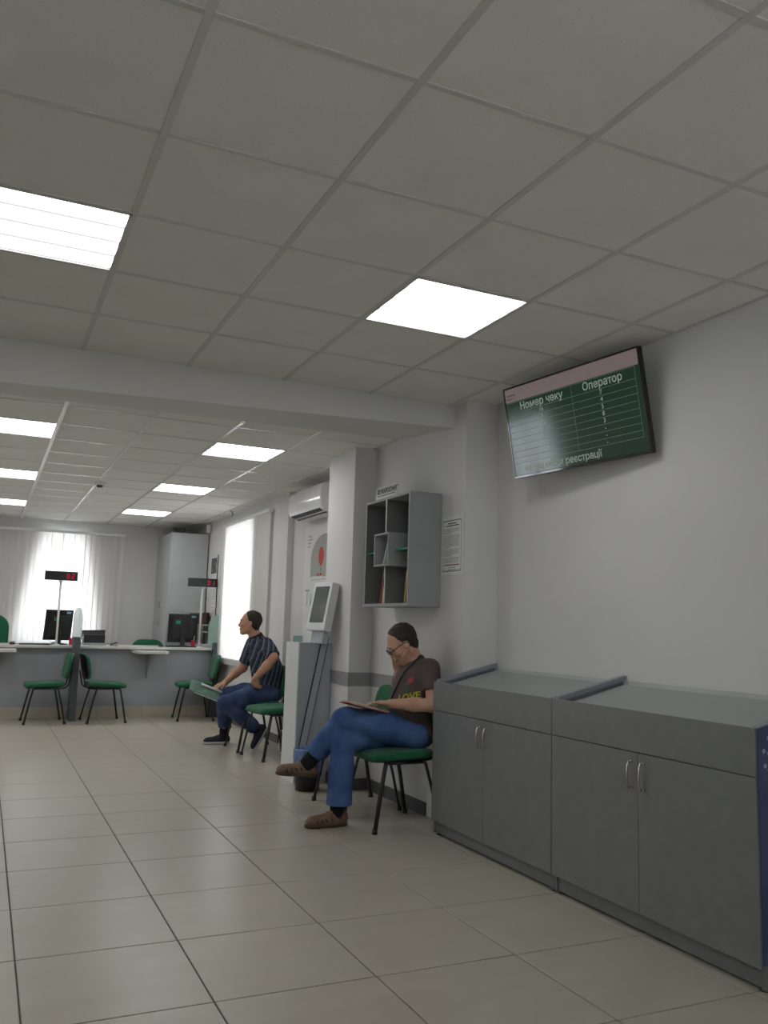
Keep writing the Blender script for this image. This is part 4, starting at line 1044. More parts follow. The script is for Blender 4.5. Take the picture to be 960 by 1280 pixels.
# ---------------------------------------------------------------- people: signed-distance bodies meshed with surface nets
class Field:
    def __init__(s, lo, hi, res):
        s.lo = np.array(lo, float); s.res = res
        s.n = np.ceil((np.array(hi, float)-s.lo)/res).astype(int)+1
        s.d = np.full(tuple(s.n), 0.2, np.float32)
        s.ax = [(s.lo[i]+res*np.arange(s.n[i])).astype(np.float32) for i in range(3)]
    def region(s, lo, hi):
        a = np.clip(np.floor((np.array(lo)-s.lo)/s.res).astype(int), 0, s.n-1)
        b = np.clip(np.ceil((np.array(hi)-s.lo)/s.res).astype(int)+1, 1, s.n)
        sl = tuple(slice(a[i], b[i]) for i in range(3))
        X, Y, Z = np.meshgrid(*[s.ax[i][sl[i]] for i in range(3)], indexing='ij')
        return sl, X, Y, Z
    def _merge(s, sl, e, k, op):
        d = s.d[sl]
        if op == 'add':
            if k > 0:
                h = np.clip(0.5+0.5*(d-e)/k, 0, 1); s.d[sl] = d*(1-h)+e*h-k*h*(1-h)
            else: s.d[sl] = np.minimum(d, e)
        else:
            if k > 0:
                h = np.clip(0.5-0.5*(d+e)/k, 0, 1); s.d[sl] = d*(1-h)+(-e)*h+k*h*(1-h)
            else: s.d[sl] = np.maximum(d, -e)
    def cone(s, a, b, ra, rb, k=0.02, op='add', clip=None, flat=None):
        a = np.array(a, float); b = np.array(b, float); m = max(ra, rb)+k+0.03
        sl, X, Y, Z = s.region(np.minimum(a, b)-m, np.maximum(a, b)+m)
        ab = b-a; L2 = max(1e-9, float(ab@ab))
        PX, PY, PZ = X-a[0], Y-a[1], Z-a[2]
        t = np.clip((PX*ab[0]+PY*ab[1]+PZ*ab[2])/L2, 0, 1)
        e = np.sqrt((PX-t*ab[0])**2+(PY-t*ab[1])**2+(PZ-t*ab[2])**2)-(ra+(rb-ra)*t)
        if clip is not None:
            cp, cn = np.array(clip[0], float), np.array(clip[1], float)/np.linalg.norm(clip[1])
            e = np.maximum(e, (X-cp[0])*cn[0]+(Y-cp[1])*cn[1]+(Z-cp[2])*cn[2])
        s._merge(sl, e, k, op)
    def chain(s, pts, rs, k=0.02):
        for i in range(len(pts)-1): s.cone(pts[i], pts[i+1], rs[i], rs[i+1], k)
    def ell(s, c, r, rot=None, k=0.02, op='add'):
        c = np.array(c, float); r = np.array(r, float); Rm = np.eye(3) if rot is None else np.array(rot, float)   # columns: local axes
        m = max(r)+k+0.03
        sl, X, Y, Z = s.region(c-m, c+m)
        px, py, pz = X-c[0], Y-c[1], Z-c[2]
        q = [(px*Rm[0, i]+py*Rm[1, i]+pz*Rm[2, i]) for i in range(3)]
        k0 = np.sqrt((q[0]/r[0])**2+(q[1]/r[1])**2+(q[2]/r[2])**2)+1e-6
        k1 = np.sqrt((q[0]/r[0]**2)**2+(q[1]/r[1]**2)**2+(q[2]/r[2]**2)**2)+1e-6
        s._merge(sl, k0*(k0-1)/k1, k, op)
    def cut(s, p, n):
        """remove everything on the side the normal points to"""
        p = np.array(p, float); n = np.array(n, float)/np.linalg.norm(n)
        X, Y, Z = np.meshgrid(*s.ax, indexing='ij')
        s.d = np.maximum(s.d, ((X-p[0])*n[0]+(Y-p[1])*n[1]+(Z-p[2])*n[2]).astype(np.float32))
    def folds(s, amp, seed, freq=26.0, stretch=(1, 1, 1)):
        rng = np.random.RandomState(seed)
        X, Y, Z = np.meshgrid(*s.ax, indexing='ij')
        w = np.zeros_like(s.d)
        for _ in range(5):
            d = rng.normal(size=3)*np.array(stretch); d /= np.linalg.norm(d); f = freq*rng.uniform(0.6, 1.5)
            w += np.sin(f*(X*d[0]+Y*d[1]+Z*d[2])+rng.uniform(0, 6.28)+1.5*np.sin(9*(X*d[1]-Y*d[2]+Z*d[0])))
        s.d += (amp*w/5).astype(np.float32)
    def mesh(s):
        D = s.d; ins = D < 0; nx, ny, nz = D.shape
        c = [(i, j, k) for i in (0, 1) for j in (0, 1) for k in (0, 1)]
        def sh(A, o): return A[o[0]:nx-1+o[0], o[1]:ny-1+o[1], o[2]:nz-1+o[2]]
        cnt = sum(sh(ins, o).astype(np.int8) for o in c)
        act = (cnt > 0) & (cnt < 8)
        idx = np.argwhere(act); vid = np.full(act.shape, -1, np.int64); vid[act] = np.arange(len(idx))
        acc = np.zeros((len(idx), 3)); num = np.zeros(len(idx))
        def val(o): return D[idx[:, 0]+o[0], idx[:, 1]+o[1], idx[:, 2]+o[2]]
        for o in c:
            for axi in range(3):
                if o[axi]: continue
                o2 = list(o); o2[axi] = 1; a, b = val(o), val(o2)
                m = (a < 0) != (b < 0); t = np.where(m, a/np.where(m, a-b, 1), 0)
                p = np.array(o, float)[None, :].repeat(len(idx), 0); p[:, axi] += t
                acc[m] += p[m]; num[m] += 1
        V = s.lo+s.res*(idx+acc/num[:, None])
        F = []
        for axi in range(3):
            u, v = (axi+1) % 3, (axi+2) % 3
            sl0 = [slice(None)]*3; sl1 = [slice(None)]*3
            sl0[axi] = slice(0, -1); sl1[axi] = slice(1, None)
            ch = ins[tuple(sl0)] != ins[tuple(sl1)]
            e = np.argwhere(ch); e = e[(e[:, u] > 0) & (e[:, v] > 0) & (e[:, u] < D.shape[u]-1) & (e[:, v] < D.shape[v]-1)]
            fl_ = ins[e[:, 0], e[:, 1], e[:, 2]]
            def q(du, dv):
                g = e.copy(); g[:, u] += du; g[:, v] += dv
                return vid[g[:, 0], g[:, 1], g[:, 2]]
            a, b, cc, d = q(-1, -1), q(0, -1), q(0, 0), q(-1, 0)
            F.append(np.where(fl_[:, None], np.stack([a, b, cc, d], 1), np.stack([a, d, cc, b], 1)))
        return V, np.concatenate(F)
    def build(s, name, m, parent, relax=2):
        V, F = s.mesh()
        E = np.concatenate([F[:, [0, 1]], F[:, [1, 2]], F[:, [2, 3]], F[:, [3, 0]]])
        for _ in range(relax):
            A = np.zeros_like(V); N = np.zeros(len(V))
            np.add.at(A, E[:, 0], V[E[:, 1]]); np.add.at(N, E[:, 0], 1); np.add.at(A, E[:, 1], V[E[:, 0]]); np.add.at(N, E[:, 1], 1)
            V = V*0.5+0.5*A/np.maximum(N, 1)[:, None]
        base = np.array(parent.get('_base', (0, 0, 0)))
        me = bpy.data.meshes.new(name); me.from_pydata((V-base).tolist(), [], F.tolist())
        me.materials.append(m); me.polygons.foreach_set('use_smooth', np.ones(len(F), bool)); me.update()
        o = bpy.data.objects.new(name, me); col.objects.link(o); o.parent = parent
        if '_base' in parent: o['_base'] = parent['_base']
        return o, V, F

def frame(fwd_, up_):
    f = np.array(fwd_, float); f /= np.linalg.norm(f)
    u = np.array(up_, float); u -= f*(u@f); u /= np.linalg.norm(u)
    return np.stack([f, np.cross(u, f), u], 1)       # columns forward, left, up

def head(F, c, Rm, s=1.0):
    c = np.array(c, float); P = lambda *p: c+Rm@(np.array(p)*s)
    F.ell(P(-.015, 0, .032), np.array((.100, .077, .090))*s, Rm, 0.0)
    F.ell(P(.028, 0, -.030), np.array((.066, .060, .085))*s, Rm, 0.03*s)
    for q in (-1, 1):
        F.cone(P(.0, .050*q, -.055), P(.058, .018*q, -.100), .022*s, .020*s, 0.025*s)
        F.ell(P(.060, .040*q, -.022), np.array((.026, .022, .022))*s, Rm, 0.02*s)
    F.ell(P(.064, 0, -.104), np.array((.024, .022, .019))*s, Rm, 0.02*s)
    F.ell(P(.080, 0, .022), np.array((.017, .046, .013))*s, Rm, 0.018*s)
    for q in (-1, 1): F.ell(P(.098, .031*q, .000), np.array((.018, .018, .013))*s, Rm, 0.014*s, 'sub')
    F.cone(P(.088, 0, .006), P(.106, 0, -.034), .0085*s, .0125*s, 0.012*s)
    for q in (-1, 1): F.ell(P(.096, .012*q, -.040), np.array((.011, .008, .008))*s, Rm, 0.006*s)
    F.ell(P(.086, 0, -.066), np.array((.013, .024, .007))*s, Rm, 0.008*s)
    F.ell(P(.084, 0, -.078), np.array((.012, .021, .007))*s, Rm, 0.007*s)
    for q in (-1, 1):
        F.ell(P(-.008, .077*q, -.008), np.array((.020, .009, .032))*s, Rm, 0.004*s)
        F.ell(P(-.002, .085*q, -.004), np.array((.011, .005, .018))*s, Rm, 0.004*s, 'sub')
    return P

def hand(F, wrist, d, n, side, curl=20.0, spread=1.0, s=1.0, thumb=(0.65, 0.7, -0.1)):
    """wrist point, finger direction d, back-of-hand normal n, side=+1/-1 picks where the thumb sits"""
    d = np.array(d, float); d /= np.linalg.norm(d); n = np.array(n, float); n -= d*(n@d); n /= np.linalg.norm(n)
    t = np.cross(n, d)*side; w = np.array(wrist, float)
    Rm = np.stack([d, t, n], 1)
    F.ell(w+d*.045*s, np.array((.055, .042, .017))*s, Rm, 0.015)
    tips = []
    for i, (o, L) in enumerate(((.031, .072), (.0105, .080), (-.0105, .075), (-.030, .060))):
        p = w+(d*.086+t*o*spread)*s; dirv = d+t*o*0.9*spread; dirv = dirv/np.linalg.norm(dirv); a = 0.0
        F.cone(w+(d*.05+t*o)*s, p, .0105*s, .0095*s, 0.006)
        for j, fr in enumerate((.45, .31, .24)):
            a += R(curl)*(1.0 if j else 0.7); dd = dirv*math.cos(a)-n*math.sin(a); p2 = p+dd*L*fr*s
            F.cone(p, p2, (.0092-.0007*j)*s, (.0085-.0007*j)*s, 0.002); p = p2
        tips.append(p)
    tp = w+(d*.022+t*.030)*s; tv_ = d*thumb[0]+t*thumb[1]+n*thumb[2]; tv_ /= np.linalg.norm(tv_)
    p1 = tp+tv_*.035*s; F.cone(tp, p1, .0135*s, .0115*s, 0.012)
    tv2 = tv_*0.8+d*0.5-n*0.15; tv2 /= np.linalg.norm(tv2); F.cone(p1, p1+tv2*.038*s, .0108*s, .0088*s, 0.003)
    return tips

def hair(c, Rm, parent, m, s=1.0, line=0.002, low=-0.078, grow=0.005):
    c = np.array(c, float); P = lambda *p: c+Rm@(np.array(p)*s)
    F = Field(c-0.16, c+0.16, 0.004)
    F.ell(P(-.023, 0, .036), np.array((.099+grow, .078+grow, .091+grow))*s, Rm, 0)
    F.ell(P(-.055, 0, -.03), np.array((.050, .060, .06))*s, Rm, 0.02)
    F.cut(P(line/0.93, 0, 0), Rm@np.array((.93, 0, -.37)))
    F.cut(P(0, 0, low), Rm@np.array((0.35, 0, -1)))
    for q in (-1, 1): F.ell(P(-.002, .085*q, -.020), np.array((.026, .03, .034))*s, Rm, 0.006, 'sub')
    F.folds(0.004, 3, 130)
    return F.build('hair', m, parent, 1)

def dot(name, c, r, m, parent, rot=None):
    F = Field(np.array(c)-max(r)-0.01, np.array(c)+max(r)+0.01, 0.0025)
    F.ell(c, r, rot, 0); return F.build(name, m, parent, 1)[0]

def shoe(parent, heel, toe, up, upper_m, sole_m, w=0.046, h=0.075, slots=None, sole_t=0.018):
    heel, toe, up = np.array(heel, float), np.array(toe, float), np.array(up, float)
    Rm = frame(toe-heel, up); L = np.linalg.norm(toe-heel); P = lambda x, y, z: heel+Rm@np.array((x, y, z))
    lo = np.minimum(heel, toe)-0.14; hi = np.maximum(heel, toe)+0.14
    F = Field(lo, hi, 0.005)
    F.cone(P(.045, 0, .045), P(.12, 0, .042), .042, .044, .02)
    F.cone(P(.12, 0, .040), P(L-.045, 0, .030), .045, .036, .03)
    F.ell(P(L-.07, 0, .032), (.070, w, .032), Rm, .02)
    F.cone(P(.05, 0, .05), P(.06, 0, .085), .042, .043, .02)
    F.cut(P(0, 0, .088), Rm@np.array((-.25, 0, 1.)))
    F.cut(P(0, 0, sole_t*0.7), Rm@np.array((0, 0, -1.)))
    sh_o, V, Fc = F.build('shoe', upper_m, parent, 1)
    G = Field(lo, hi, 0.005)
    G.cone(P(.045, 0, .03), P(.12, 0, .03), .046, .046, .02); G.cone(P(.12, 0, .03), P(L-.045, 0, .03), .048, .046, .03)
    G.ell(P(L-.07, 0, .02), (.075, w+.004, .04), Rm, .02)
    G.cut(P(0, 0, sole_t), Rm@np.array((0, 0, 1.))); G.cut(P(0, 0, 0.0), Rm@np.array((0, 0, -1.)))
    G.build('sole', sole_m, sh_o, 1)
    if slots:
        bvh = BVHTree.FromPolygons([Vector(v) for v in V], [list(map(int, f)) for f in Fc])
        for (x, z) in slots:
            for q in (-1, 1):
                o = P(x, .12*q, z); hit = bvh.ray_cast(Vector(o), Vector(Rm@np.array((0, -q, 0.))))
                if hit[0] is None: continue
                hn = np.array(hit[1]); ax1 = Rm@np.array((.55, 0, .83)); ax1 -= hn*(ax1@hn); ax1 /= np.linalg.norm(ax1)
                F2 = np.stack([ax1, np.cross(hn, ax1), hn], 1)
                dot('cutout', np.array(hit[0]), np.array((.016, .006, .004)), M['dark_book'], sh_o, F2)
    return sh_o

def ribbon(name, pts, w, m, parent, bvh=None):
    return MB().tube(pts, w, 6, flat=0.4).build(name, m, parent, smooth=True)

def skin_mat(name, c):
    m = mat(name, c, 0.55, var=0.10, scale=14, bump=0.05, bscale=250, spec=0.35)
    b = m.node_tree.nodes['Principled BSDF']
    b.inputs['Subsurface Weight'].default_value = 0.06; b.inputs['Subsurface Radius'].default_value = (0.01, 0.004, 0.002)
    return m
M['skin1'] = skin_mat('skin_warm', (0.60, 0.35, 0.25))
M['skin2'] = skin_mat('skin_tan', (0.52, 0.28, 0.18))
M['hair1'] = mat('hair_dark_brown', (0.030, 0.018, 0.013), 0.6, var=0.3, scale=90, bump=0.5, bscale=300)
M['tee'] = mat('tee_brown_grey', (0.105, 0.078, 0.075), 0.9, var=0.12, scale=12, bump=0.15, bscale=400)
M['sock'] = mat('sock_black', (0.008, 0.008, 0.010), 0.95, var=0.1)
M['tan_leather'] = mat('tan_leather', (0.20, 0.115, 0.068), 0.65, var=0.15, scale=40, bump=0.2, bscale=200)
M['tan_sole'] = mat('tan_sole', (0.09, 0.052, 0.032), 0.7, var=0.1)
M['navy_shoe'] = mat('navy_shoe', (0.012, 0.016, 0.030), 0.8, var=0.2, scale=60, bump=0.2, bscale=300)
M['white_sole'] = mat('white_sole', (0.55, 0.55, 0.53), 0.6, var=0.05)
M['lip1'] = mat('lip', (0.36, 0.13, 0.105), 0.5, var=0.05)
M['eye_white'] = mat('eye_white', (0.34, 0.30, 0.27), 0.25, var=0)
M['print_yellow'] = mat('print_yellow', (0.52, 0.50, 0.03), 0.8, var=0.25, scale=60)
M['print_red'] = mat('print_red', (0.40, 0.06, 0.06), 0.8, var=0.25, scale=60)
M['print_green'] = mat('print_green', (0.03, 0.16, 0.08), 0.8, var=0.25, scale=60)

def denim(name, dark, light, scale=7.0):
    m = mat(name, dark, 0.85, var=0, bump=0.12, bscale=700)
    nt = m.node_tree; b = nt.nodes['Principled BSDF']
    tc = nt.nodes.new('ShaderNodeTexCoord'); nz = nt.nodes.new('ShaderNodeTexNoise'); nz.inputs['Scale'].default_value = scale; nz.inputs['Detail'].default_value = 5
    nt.links.new(tc.outputs['Object'], nz.inputs['Vector'])
    rp = nt.nodes.new('ShaderNodeValToRGB'); rp.color_ramp.elements[0].position = 0.38; rp.color_ramp.elements[1].position = 0.68
    rp.color_ramp.elements[0].color = tuple(dark)+(1,); rp.color_ramp.elements[1].color = tuple(light)+(1,)
    nt.links.new(nz.outputs['Fac'], rp.inputs['Fac']); nt.links.new(rp.outputs['Color'], b.inputs['Base Color'])
    return m
M['jeans1'] = denim('denim_mid_blue', (0.032, 0.078, 0.235), (0.085, 0.165, 0.37), 6)
M['jeans2'] = denim('denim_dark_blue', (0.020, 0.040, 0.115), (0.06, 0.10, 0.21), 6)

def plaid():
    m = mat('plaid_cotton', (0.014, 0.019, 0.035), 0.9, var=0)
    nt = m.node_tree; b = nt.nodes['Principled BSDF']
    tc = nt.nodes.new('ShaderNodeTexCoord')
    mp = nt.nodes.new('ShaderNodeMapping'); mp.inputs['Rotation'].default_value = (0, R(-14), 0)
    nt.links.new(tc.outputs['Object'], mp.inputs['Vector'])
    sp = nt.nodes.new('ShaderNodeSeparateXYZ'); nt.links.new(mp.outputs[0], sp.inputs[0])
    def band(sock, period, width):
        a = nt.nodes.new('ShaderNodeMath'); a.operation = 'MULTIPLY'; a.inputs[1].default_value = 1/period; nt.links.new(sock, a.inputs[0])
        f = nt.nodes.new('ShaderNodeMath'); f.operation = 'FRACT'; nt.links.new(a.outputs[0], f.inputs[0])
        c = nt.nodes.new('ShaderNodeMath'); c.operation = 'LESS_THAN'; c.inputs[1].default_value = width; nt.links.new(f.outputs[0], c.inputs[0])
        return c.outputs[0]
    ad = nt.nodes.new('ShaderNodeMath'); ad.operation = 'ADD'; nt.links.new(sp.outputs['X'], ad.inputs[0])
    ym = nt.nodes.new('ShaderNodeMath'); ym.operation = 'MULTIPLY'; ym.inputs[1].default_value = -0.12; nt.links.new(sp.outputs['Y'], ym.inputs[0])
    nt.links.new(ym.outputs[0], ad.inputs[1])
    base = (0.013, 0.018, 0.034, 1)
    prev = None
    def layer(prev, fac, colr, amt):
        mx = nt.nodes.new('ShaderNodeMix'); mx.data_type = 'RGBA'
        mu = nt.nodes.new('ShaderNodeMath'); mu.operation = 'MULTIPLY'; mu.inputs[1].default_value = amt; nt.links.new(fac, mu.inputs[0])
        nt.links.new(mu.outputs[0], mx.inputs['Factor'])
        if prev is None: mx.inputs['A'].default_value = base
        else: nt.links.new(prev, mx.inputs['A'])
        mx.inputs['B'].default_value = colr+(1,)
        return mx.outputs['Result']
    o = layer(None, band(ad.outputs[0], 0.045, 0.40), (0.05, 0.075, 0.13), 0.75)
    o = layer(o, band(sp.outputs['Z'], 0.06, 0.34), (0.045, 0.065, 0.11), 0.35)
    o = layer(o, band(ad.outputs[0], 0.045, 0.15), (0.26, 0.27, 0.29), 0.7)
    o = layer(o, band(sp.outputs['Z'], 0.058, 0.08), (0.18, 0.19, 0.21), 0.28)
    nt.links.new(o, b.inputs['Base Color'])
    return m
M['plaid'] = plaid()
# ---------------------------------------------------------------- reading man
m1 = thing('person', 'man in brown-grey T-shirt, jeans and glasses reading a book, chin on hand', 'person', (2.5, 5.2, 0))
H1 = np.array((2.562, 5.21, 1.150)); R1 = frame((-.79, .18, -.58), (-.57, .1, .8))
neck_base = (2.665, 5.205, 1.015)
shL, shR = (2.685, 5.035, .995), (2.675, 5.385, .990)
elL, wrL = (2.675, 4.955, .765), (2.425, 5.075, .770)
elR, wrR = (2.650, 5.44, .745), (2.598, 5.325, .962)
hipL, hipR = (2.63, 5.11, .565), (2.63, 5.30, .560)
knL, anL = (2.175, 5.235, .655), (1.985, 5.40, .365)
knR, anR = (2.160, 5.215, .520), (2.150, 5.225, .110)
F = Field((1.70, 4.80, 0.02), (2.88, 5.65, 1.34), 0.0055)
# torso
F.ell((2.64, 5.205, .57), (.130, .165, .115), None, 0)
F.cone((2.63, 5.205, .60), (2.64, 5.205, .80), .125, .120, .05)
F.ell((2.645, 5.205, .86), (.105, .160, .150), None, .05)
F.cone((2.675, 5.08, .985), (2.675, 5.335, .985), .055, .055, .05)
F.chain([neck_base, (2.635, 5.205, 1.06), tuple(H1+R1@np.array((-.03, 0, -.05)))], [.062, .056, .055], .03)
P1 = head(F, H1, R1)
# arms
F.chain([shL, elL], [.052, .043], .03); F.chain([elL, (2.56, 5.01, .768), wrL], [.043, .043, .028], .02)
F.chain([shR, elR], [.052, .042], .03); F.chain([elR, (2.630, 5.385, .85), wrR], [.041, .041, .028], .02)
hand(F, wrL, (-.93, .34, .06), (-.02, .1, 1), -1, 14, 1.0, thumb=(.8, .55, -.25))
hand(F, wrR, (-.05, -.35, .93), (.35, .90, .25), -1, 68, 0.9, 0.95, thumb=(.9, .4, -.1))
# legs (under the jeans)
F.chain([hipL, knL, anL, (1.95, 5.40, .33)], [.082, .055, .038, .034], .02)
F.chain([hipR, knR, anR, (2.10, 5.225, .05)], [.082, .055, .038, .034], .02)
body1, V1, F1 = F.build('body', M['skin1'], m1, 1)
# T-shirt
S = Field((2.30, 4.80, 0.44), (2.95, 5.65, 1.14), 0.0055)
S.ell((2.665, 5.205, .575), (.140, .190, .11), None, 0)
S.cone((2.632, 5.205, .60), (2.638, 5.205, .78), .148, .142, .05)
S.ell((2.58, 5.205, .68), (.095, .145, .11), None, .05)
S.ell((2.648, 5.205, .87), (.120, .174, .165), None, .05)
S.cone((2.678, 5.075, .985), (2.678, 5.34, .985), .068, .068, .05)
S.cone((2.672, 5.205, 1.00), (2.648, 5.205, 1.048), .085, .072, .03, clip=((2.648, 5.205, 1.050), (-.5, 0, .87)))
for sh, el in ((shL, elL), (shR, elR)):
    sh_a, el_a = np.array(sh), np.array(el); q = sh_a+(el_a-sh_a)*.60
    S.cone(sh_a, q, .068, .064, .03, clip=(q, el_a-sh_a))
S.folds(0.005, 7, 30, (1, .6, 1))
S.cut((2.62, 5.2, .535), (-.80, 0, -.60))
tee, V2, F2 = S.build('t_shirt', M['tee'], m1, 1)
# jeans
J = Field((1.90, 4.95, 0.10), (2.86, 5.62, 0.80), 0.0055)
J.ell((2.63, 5.205, .550), (.125, .168, .098), None, 0)
J.chain([hipL, (2.40, 5.165, .622), knL], [.098, .098, .080], .03)
J.chain([knL, (2.105, 5.295, .545)], [.079, .074], .02)
J.cone((2.105, 5.295, .545), (2.02, 5.37, .415), .074, .072, .015, clip=((2.03, 5.36, .43), (-.19, .165, -.29)))
J.chain([hipR, (2.40, 5.255, .545), knR], [.096, .092, .078], .03)
J.chain([knR, (2.158, 5.218, .36), (2.152, 5.225, .145)], [.077, .077, .082], .015)
J.folds(0.006, 11, 44, (1, 1, .6))
dl = np.array(anL)-np.array(knL)
J.cut((2.15, 5.225, .128), (0.0, 0, -1))
V = None
jeans, V3, F3 = J.build('jeans', M['jeans1'], m1, 1)
# socks and shoes
for kp, kr in (([(2.06, 5.335, .47), (1.975, 5.40, .345)], [.052, .048]), ([(2.15, 5.225, .19), (2.14, 5.225, .07)], [.051, .048])):
    K = Field(np.minimum(kp[0], kp[1])-.08, np.maximum(kp[0], kp[1])+.08, 0.005)
    K.chain(kp, kr, .01); K.build('sock', M['sock'], m1, 1)
slots = [(.07, .055), (.125, .05), (.16, .045), (.19, .040), (.22, .034)]
shoe(m1, (2.060, 5.40, .275), (1.785, 5.41, .300), (.05, 0, 1), M['tan_leather'], M['tan_sole'], slots=slots)
shoe(m1, (2.215, 5.225, .001), (1.930, 5.225, .001), (0, 0, 1), M['tan_leather'], M['tan_sole'], slots=slots)
hair(H1, R1, m1, M['hair1'])
# face details
M['eyelid'] = skin_mat('eyelid', (0.46, 0.25, 0.18))
for q in (-1, 1):
    dot('eye', P1(.081, .031*q, .001), (.010, .011, .008), M['eyelid'], m1, R1)
    dot('eyebrow', P1(.092, .033*q, .026), (.006, .021, .0045), M['hair1'], m1, R1)
dot('lips', P1(.092, 0, -.072), (.008, .020, .008), M['lip1'], m1, R1)
M['stubble'] = mat('stubble', (0.45, 0.265, 0.195), 0.8, var=0.15, scale=200)
Q = Field(H1-.16, H1+.16, 0.004)
Q.ell(P1(.028, 0, -.030), (.0688, .0628, .0878), R1, 0.0)
for q in (-1, 1): Q.cone(P1(.0, .050*q, -.055), P1(.058, .018*q, -.100), .0235, .0215, 0.025)
Q.ell(P1(.064, 0, -.104), (.0255, .0235, .0205), R1, 0.02)
Q.cut(P1(.05, 0, -.060), R1@np.array((.45, 0, 1.))); Q.cut(P1(-.004, 0, 0), R1@np.array((-1., 0, .2)))
Q.build('stubble', M['stubble'], m1, 1)
# glasses
gl = thing('eyeglasses', 'thin black-rimmed glasses worn by the reading man', 'glasses', tuple(P1(.1, 0, 0)))
def loop(c, rx, rz, n=18):
    return [tuple(P1(c[0]-0.25*abs(rx*math.cos(a)+c[1])*0+0, c[1]+rx*math.cos(a), c[2]+rz*math.sin(a))) for a in [2*math.pi*k/n for k in range(n+1)]]
for q in (-1, 1):
    rm = MB().tube(loop((.106, .034*q, -.002), .028, .020), .0022, 6).build('rim', M['black_metal'], gl, smooth=True)
    MB().add(loop((.106, .034*q, -.002), .027, .019)[:-1], [tuple(range(18))]).build('lens', M['glass'], rm)
    MB().tube([tuple(P1(.106, .061*q, .006)), tuple(P1(.09, .079*q, .008)), tuple(P1(-.005, .084*q, .012)), tuple(P1(-.03, .083*q, -.005))], .0026, 6).build('temple', M['black_metal'], gl, smooth=True)
MB().tube([tuple(P1(.106, .008, .004)), tuple(P1(.111, 0, .008)), tuple(P1(.106, -.008, .004))], .0022, 6).build('bridge', M['black_metal'], gl, smooth=True)
# shirt print: lettering and patches laid onto the cloth
bv1 = BVHTree.FromPolygons([Vector(v) for v in V2], [list(map(int, f)) for f in F2])
def drape(name, polys, m, org, ux, uy, dirv, parent):
    org, ux, uy, dirv = Vector(org), Vector(ux).normalized(), Vector(uy).normalized(), Vector(dirv).normalized()
    vv, ff = polys; out = []
    for v in vv:
        p = org+ux*v[0]+uy*v[1]; h = bv1.ray_cast(p, dirv)
        out.append(tuple((h[0]-dirv*0.0035) if h[0] is not None else p))
    MB().add(out, ff).build(name, m, parent)
dv = (.80, .60, 0.0); uxv = (.60, -.80, 0); uyv = (-.12, -.1, 1)
oc = Vector((2.575, 5.09, .79))-Vector(dv)*0.4
drape('print_lettering', text_mesh('LOVE', .062, .002), M['print_yellow'], oc+Vector((-.005, 0, .02)), (.60, -.80, .22), uyv, dv, tee)
drape('print_patch', ([(-.02, -.02), (.03, -.012), (.02, .02), (-.028, .014)], [(0, 1, 2, 3)]), M['print_yellow'], oc+Vector((-.03, .02, -.035)), (.60, -.80, .22), uyv, dv, tee)
def patch(w, h): return ([(-w, -h*.6), (w*.6, -h), (w, h*.7), (-w*.5, h)], [(0, 1, 2, 3)])
drape('print_patch', patch(.012, .04), M['print_green'], oc+Vector((-.02, .015, .075)), uxv, uyv, dv, tee)
drape('print_patch', patch(.03, .022), M['print_red'], oc+Vector((.0, 0, .125)), (.60, -.80, .5), uyv, dv, tee)
drape('print_patch', patch(.02, .02), M['print_green'], oc+Vector((-.045, .035, -.02)), uxv, uyv, dv, tee)
# lanyard
lan = thing('neck_lanyard', 'thin black lanyard hanging from the reading man\'s neck', 'lanyard', (2.6, 5.15, .8))
path = [(2.705, 5.20, 1.075), (2.66, 5.13, 1.075), (2.60, 5.12, 1.02)]
zz = [1.0, .96, .92, .88, .84, .80, .76]
for k, z in enumerate(zz):
    o = Vector((2.10, 5.135+.012*k, z)); h = bv1.ray_cast(o, Vector((1, 0, 0)))
    if h[0] is not None: path.append((h[0].x-.006, h[0].y, h[0].z))
MB().tube(path, .005, 6).build('strap', M['black_plastic'], lan, smooth=True)
# rivets
for (x, y, z) in ((2.60, 4.90, .60), (2.64, 4.90, .555)):
    bj = BVHTree.FromPolygons([Vector(v) for v in V3], [list(map(int, f)) for f in F3]) if x == 2.60 else bj
    h = bj.ray_cast(Vector((x, y-.3, z)), Vector((0, 1, 0)))
    if h[0] is not None: dot('rivet', np.array(h[0]), (.006, .004, .006), M['chrome'], jeans)
# open book on the raised thigh
bk1 = thing('open_book', 'open book with reddish cover resting on the reading man\'s thigh', 'book', (2.30, 5.2, .75))
BX = Matrix.Translation((2.305, 5.19, .742)) @ Matrix.Rotation(R(8), 4, 'Z') @ Matrix.Rotation(R(13), 4, 'Y')
M['page_edge'] = mat('book_pages', (0.50, 0.43, 0.33), 0.8, var=0.1, scale=80)
for s in (-1, 1):
    XX = BX @ Matrix.Rotation(R(-5*s), 4, 'X')
    MB().box(-.145, .125, min(0, s*.105), max(0, s*.105), -.004, 0.0).build('cover', M['red_book'], bk1, .001, xf=XX)
    MB().prism([(0, 0), (s*.100, 0), (s*.100, .010), (s*.05, .017), (0, .008)], 'x', -.138, .118).build('pages', M['page_edge'], bk1, xf=XX)

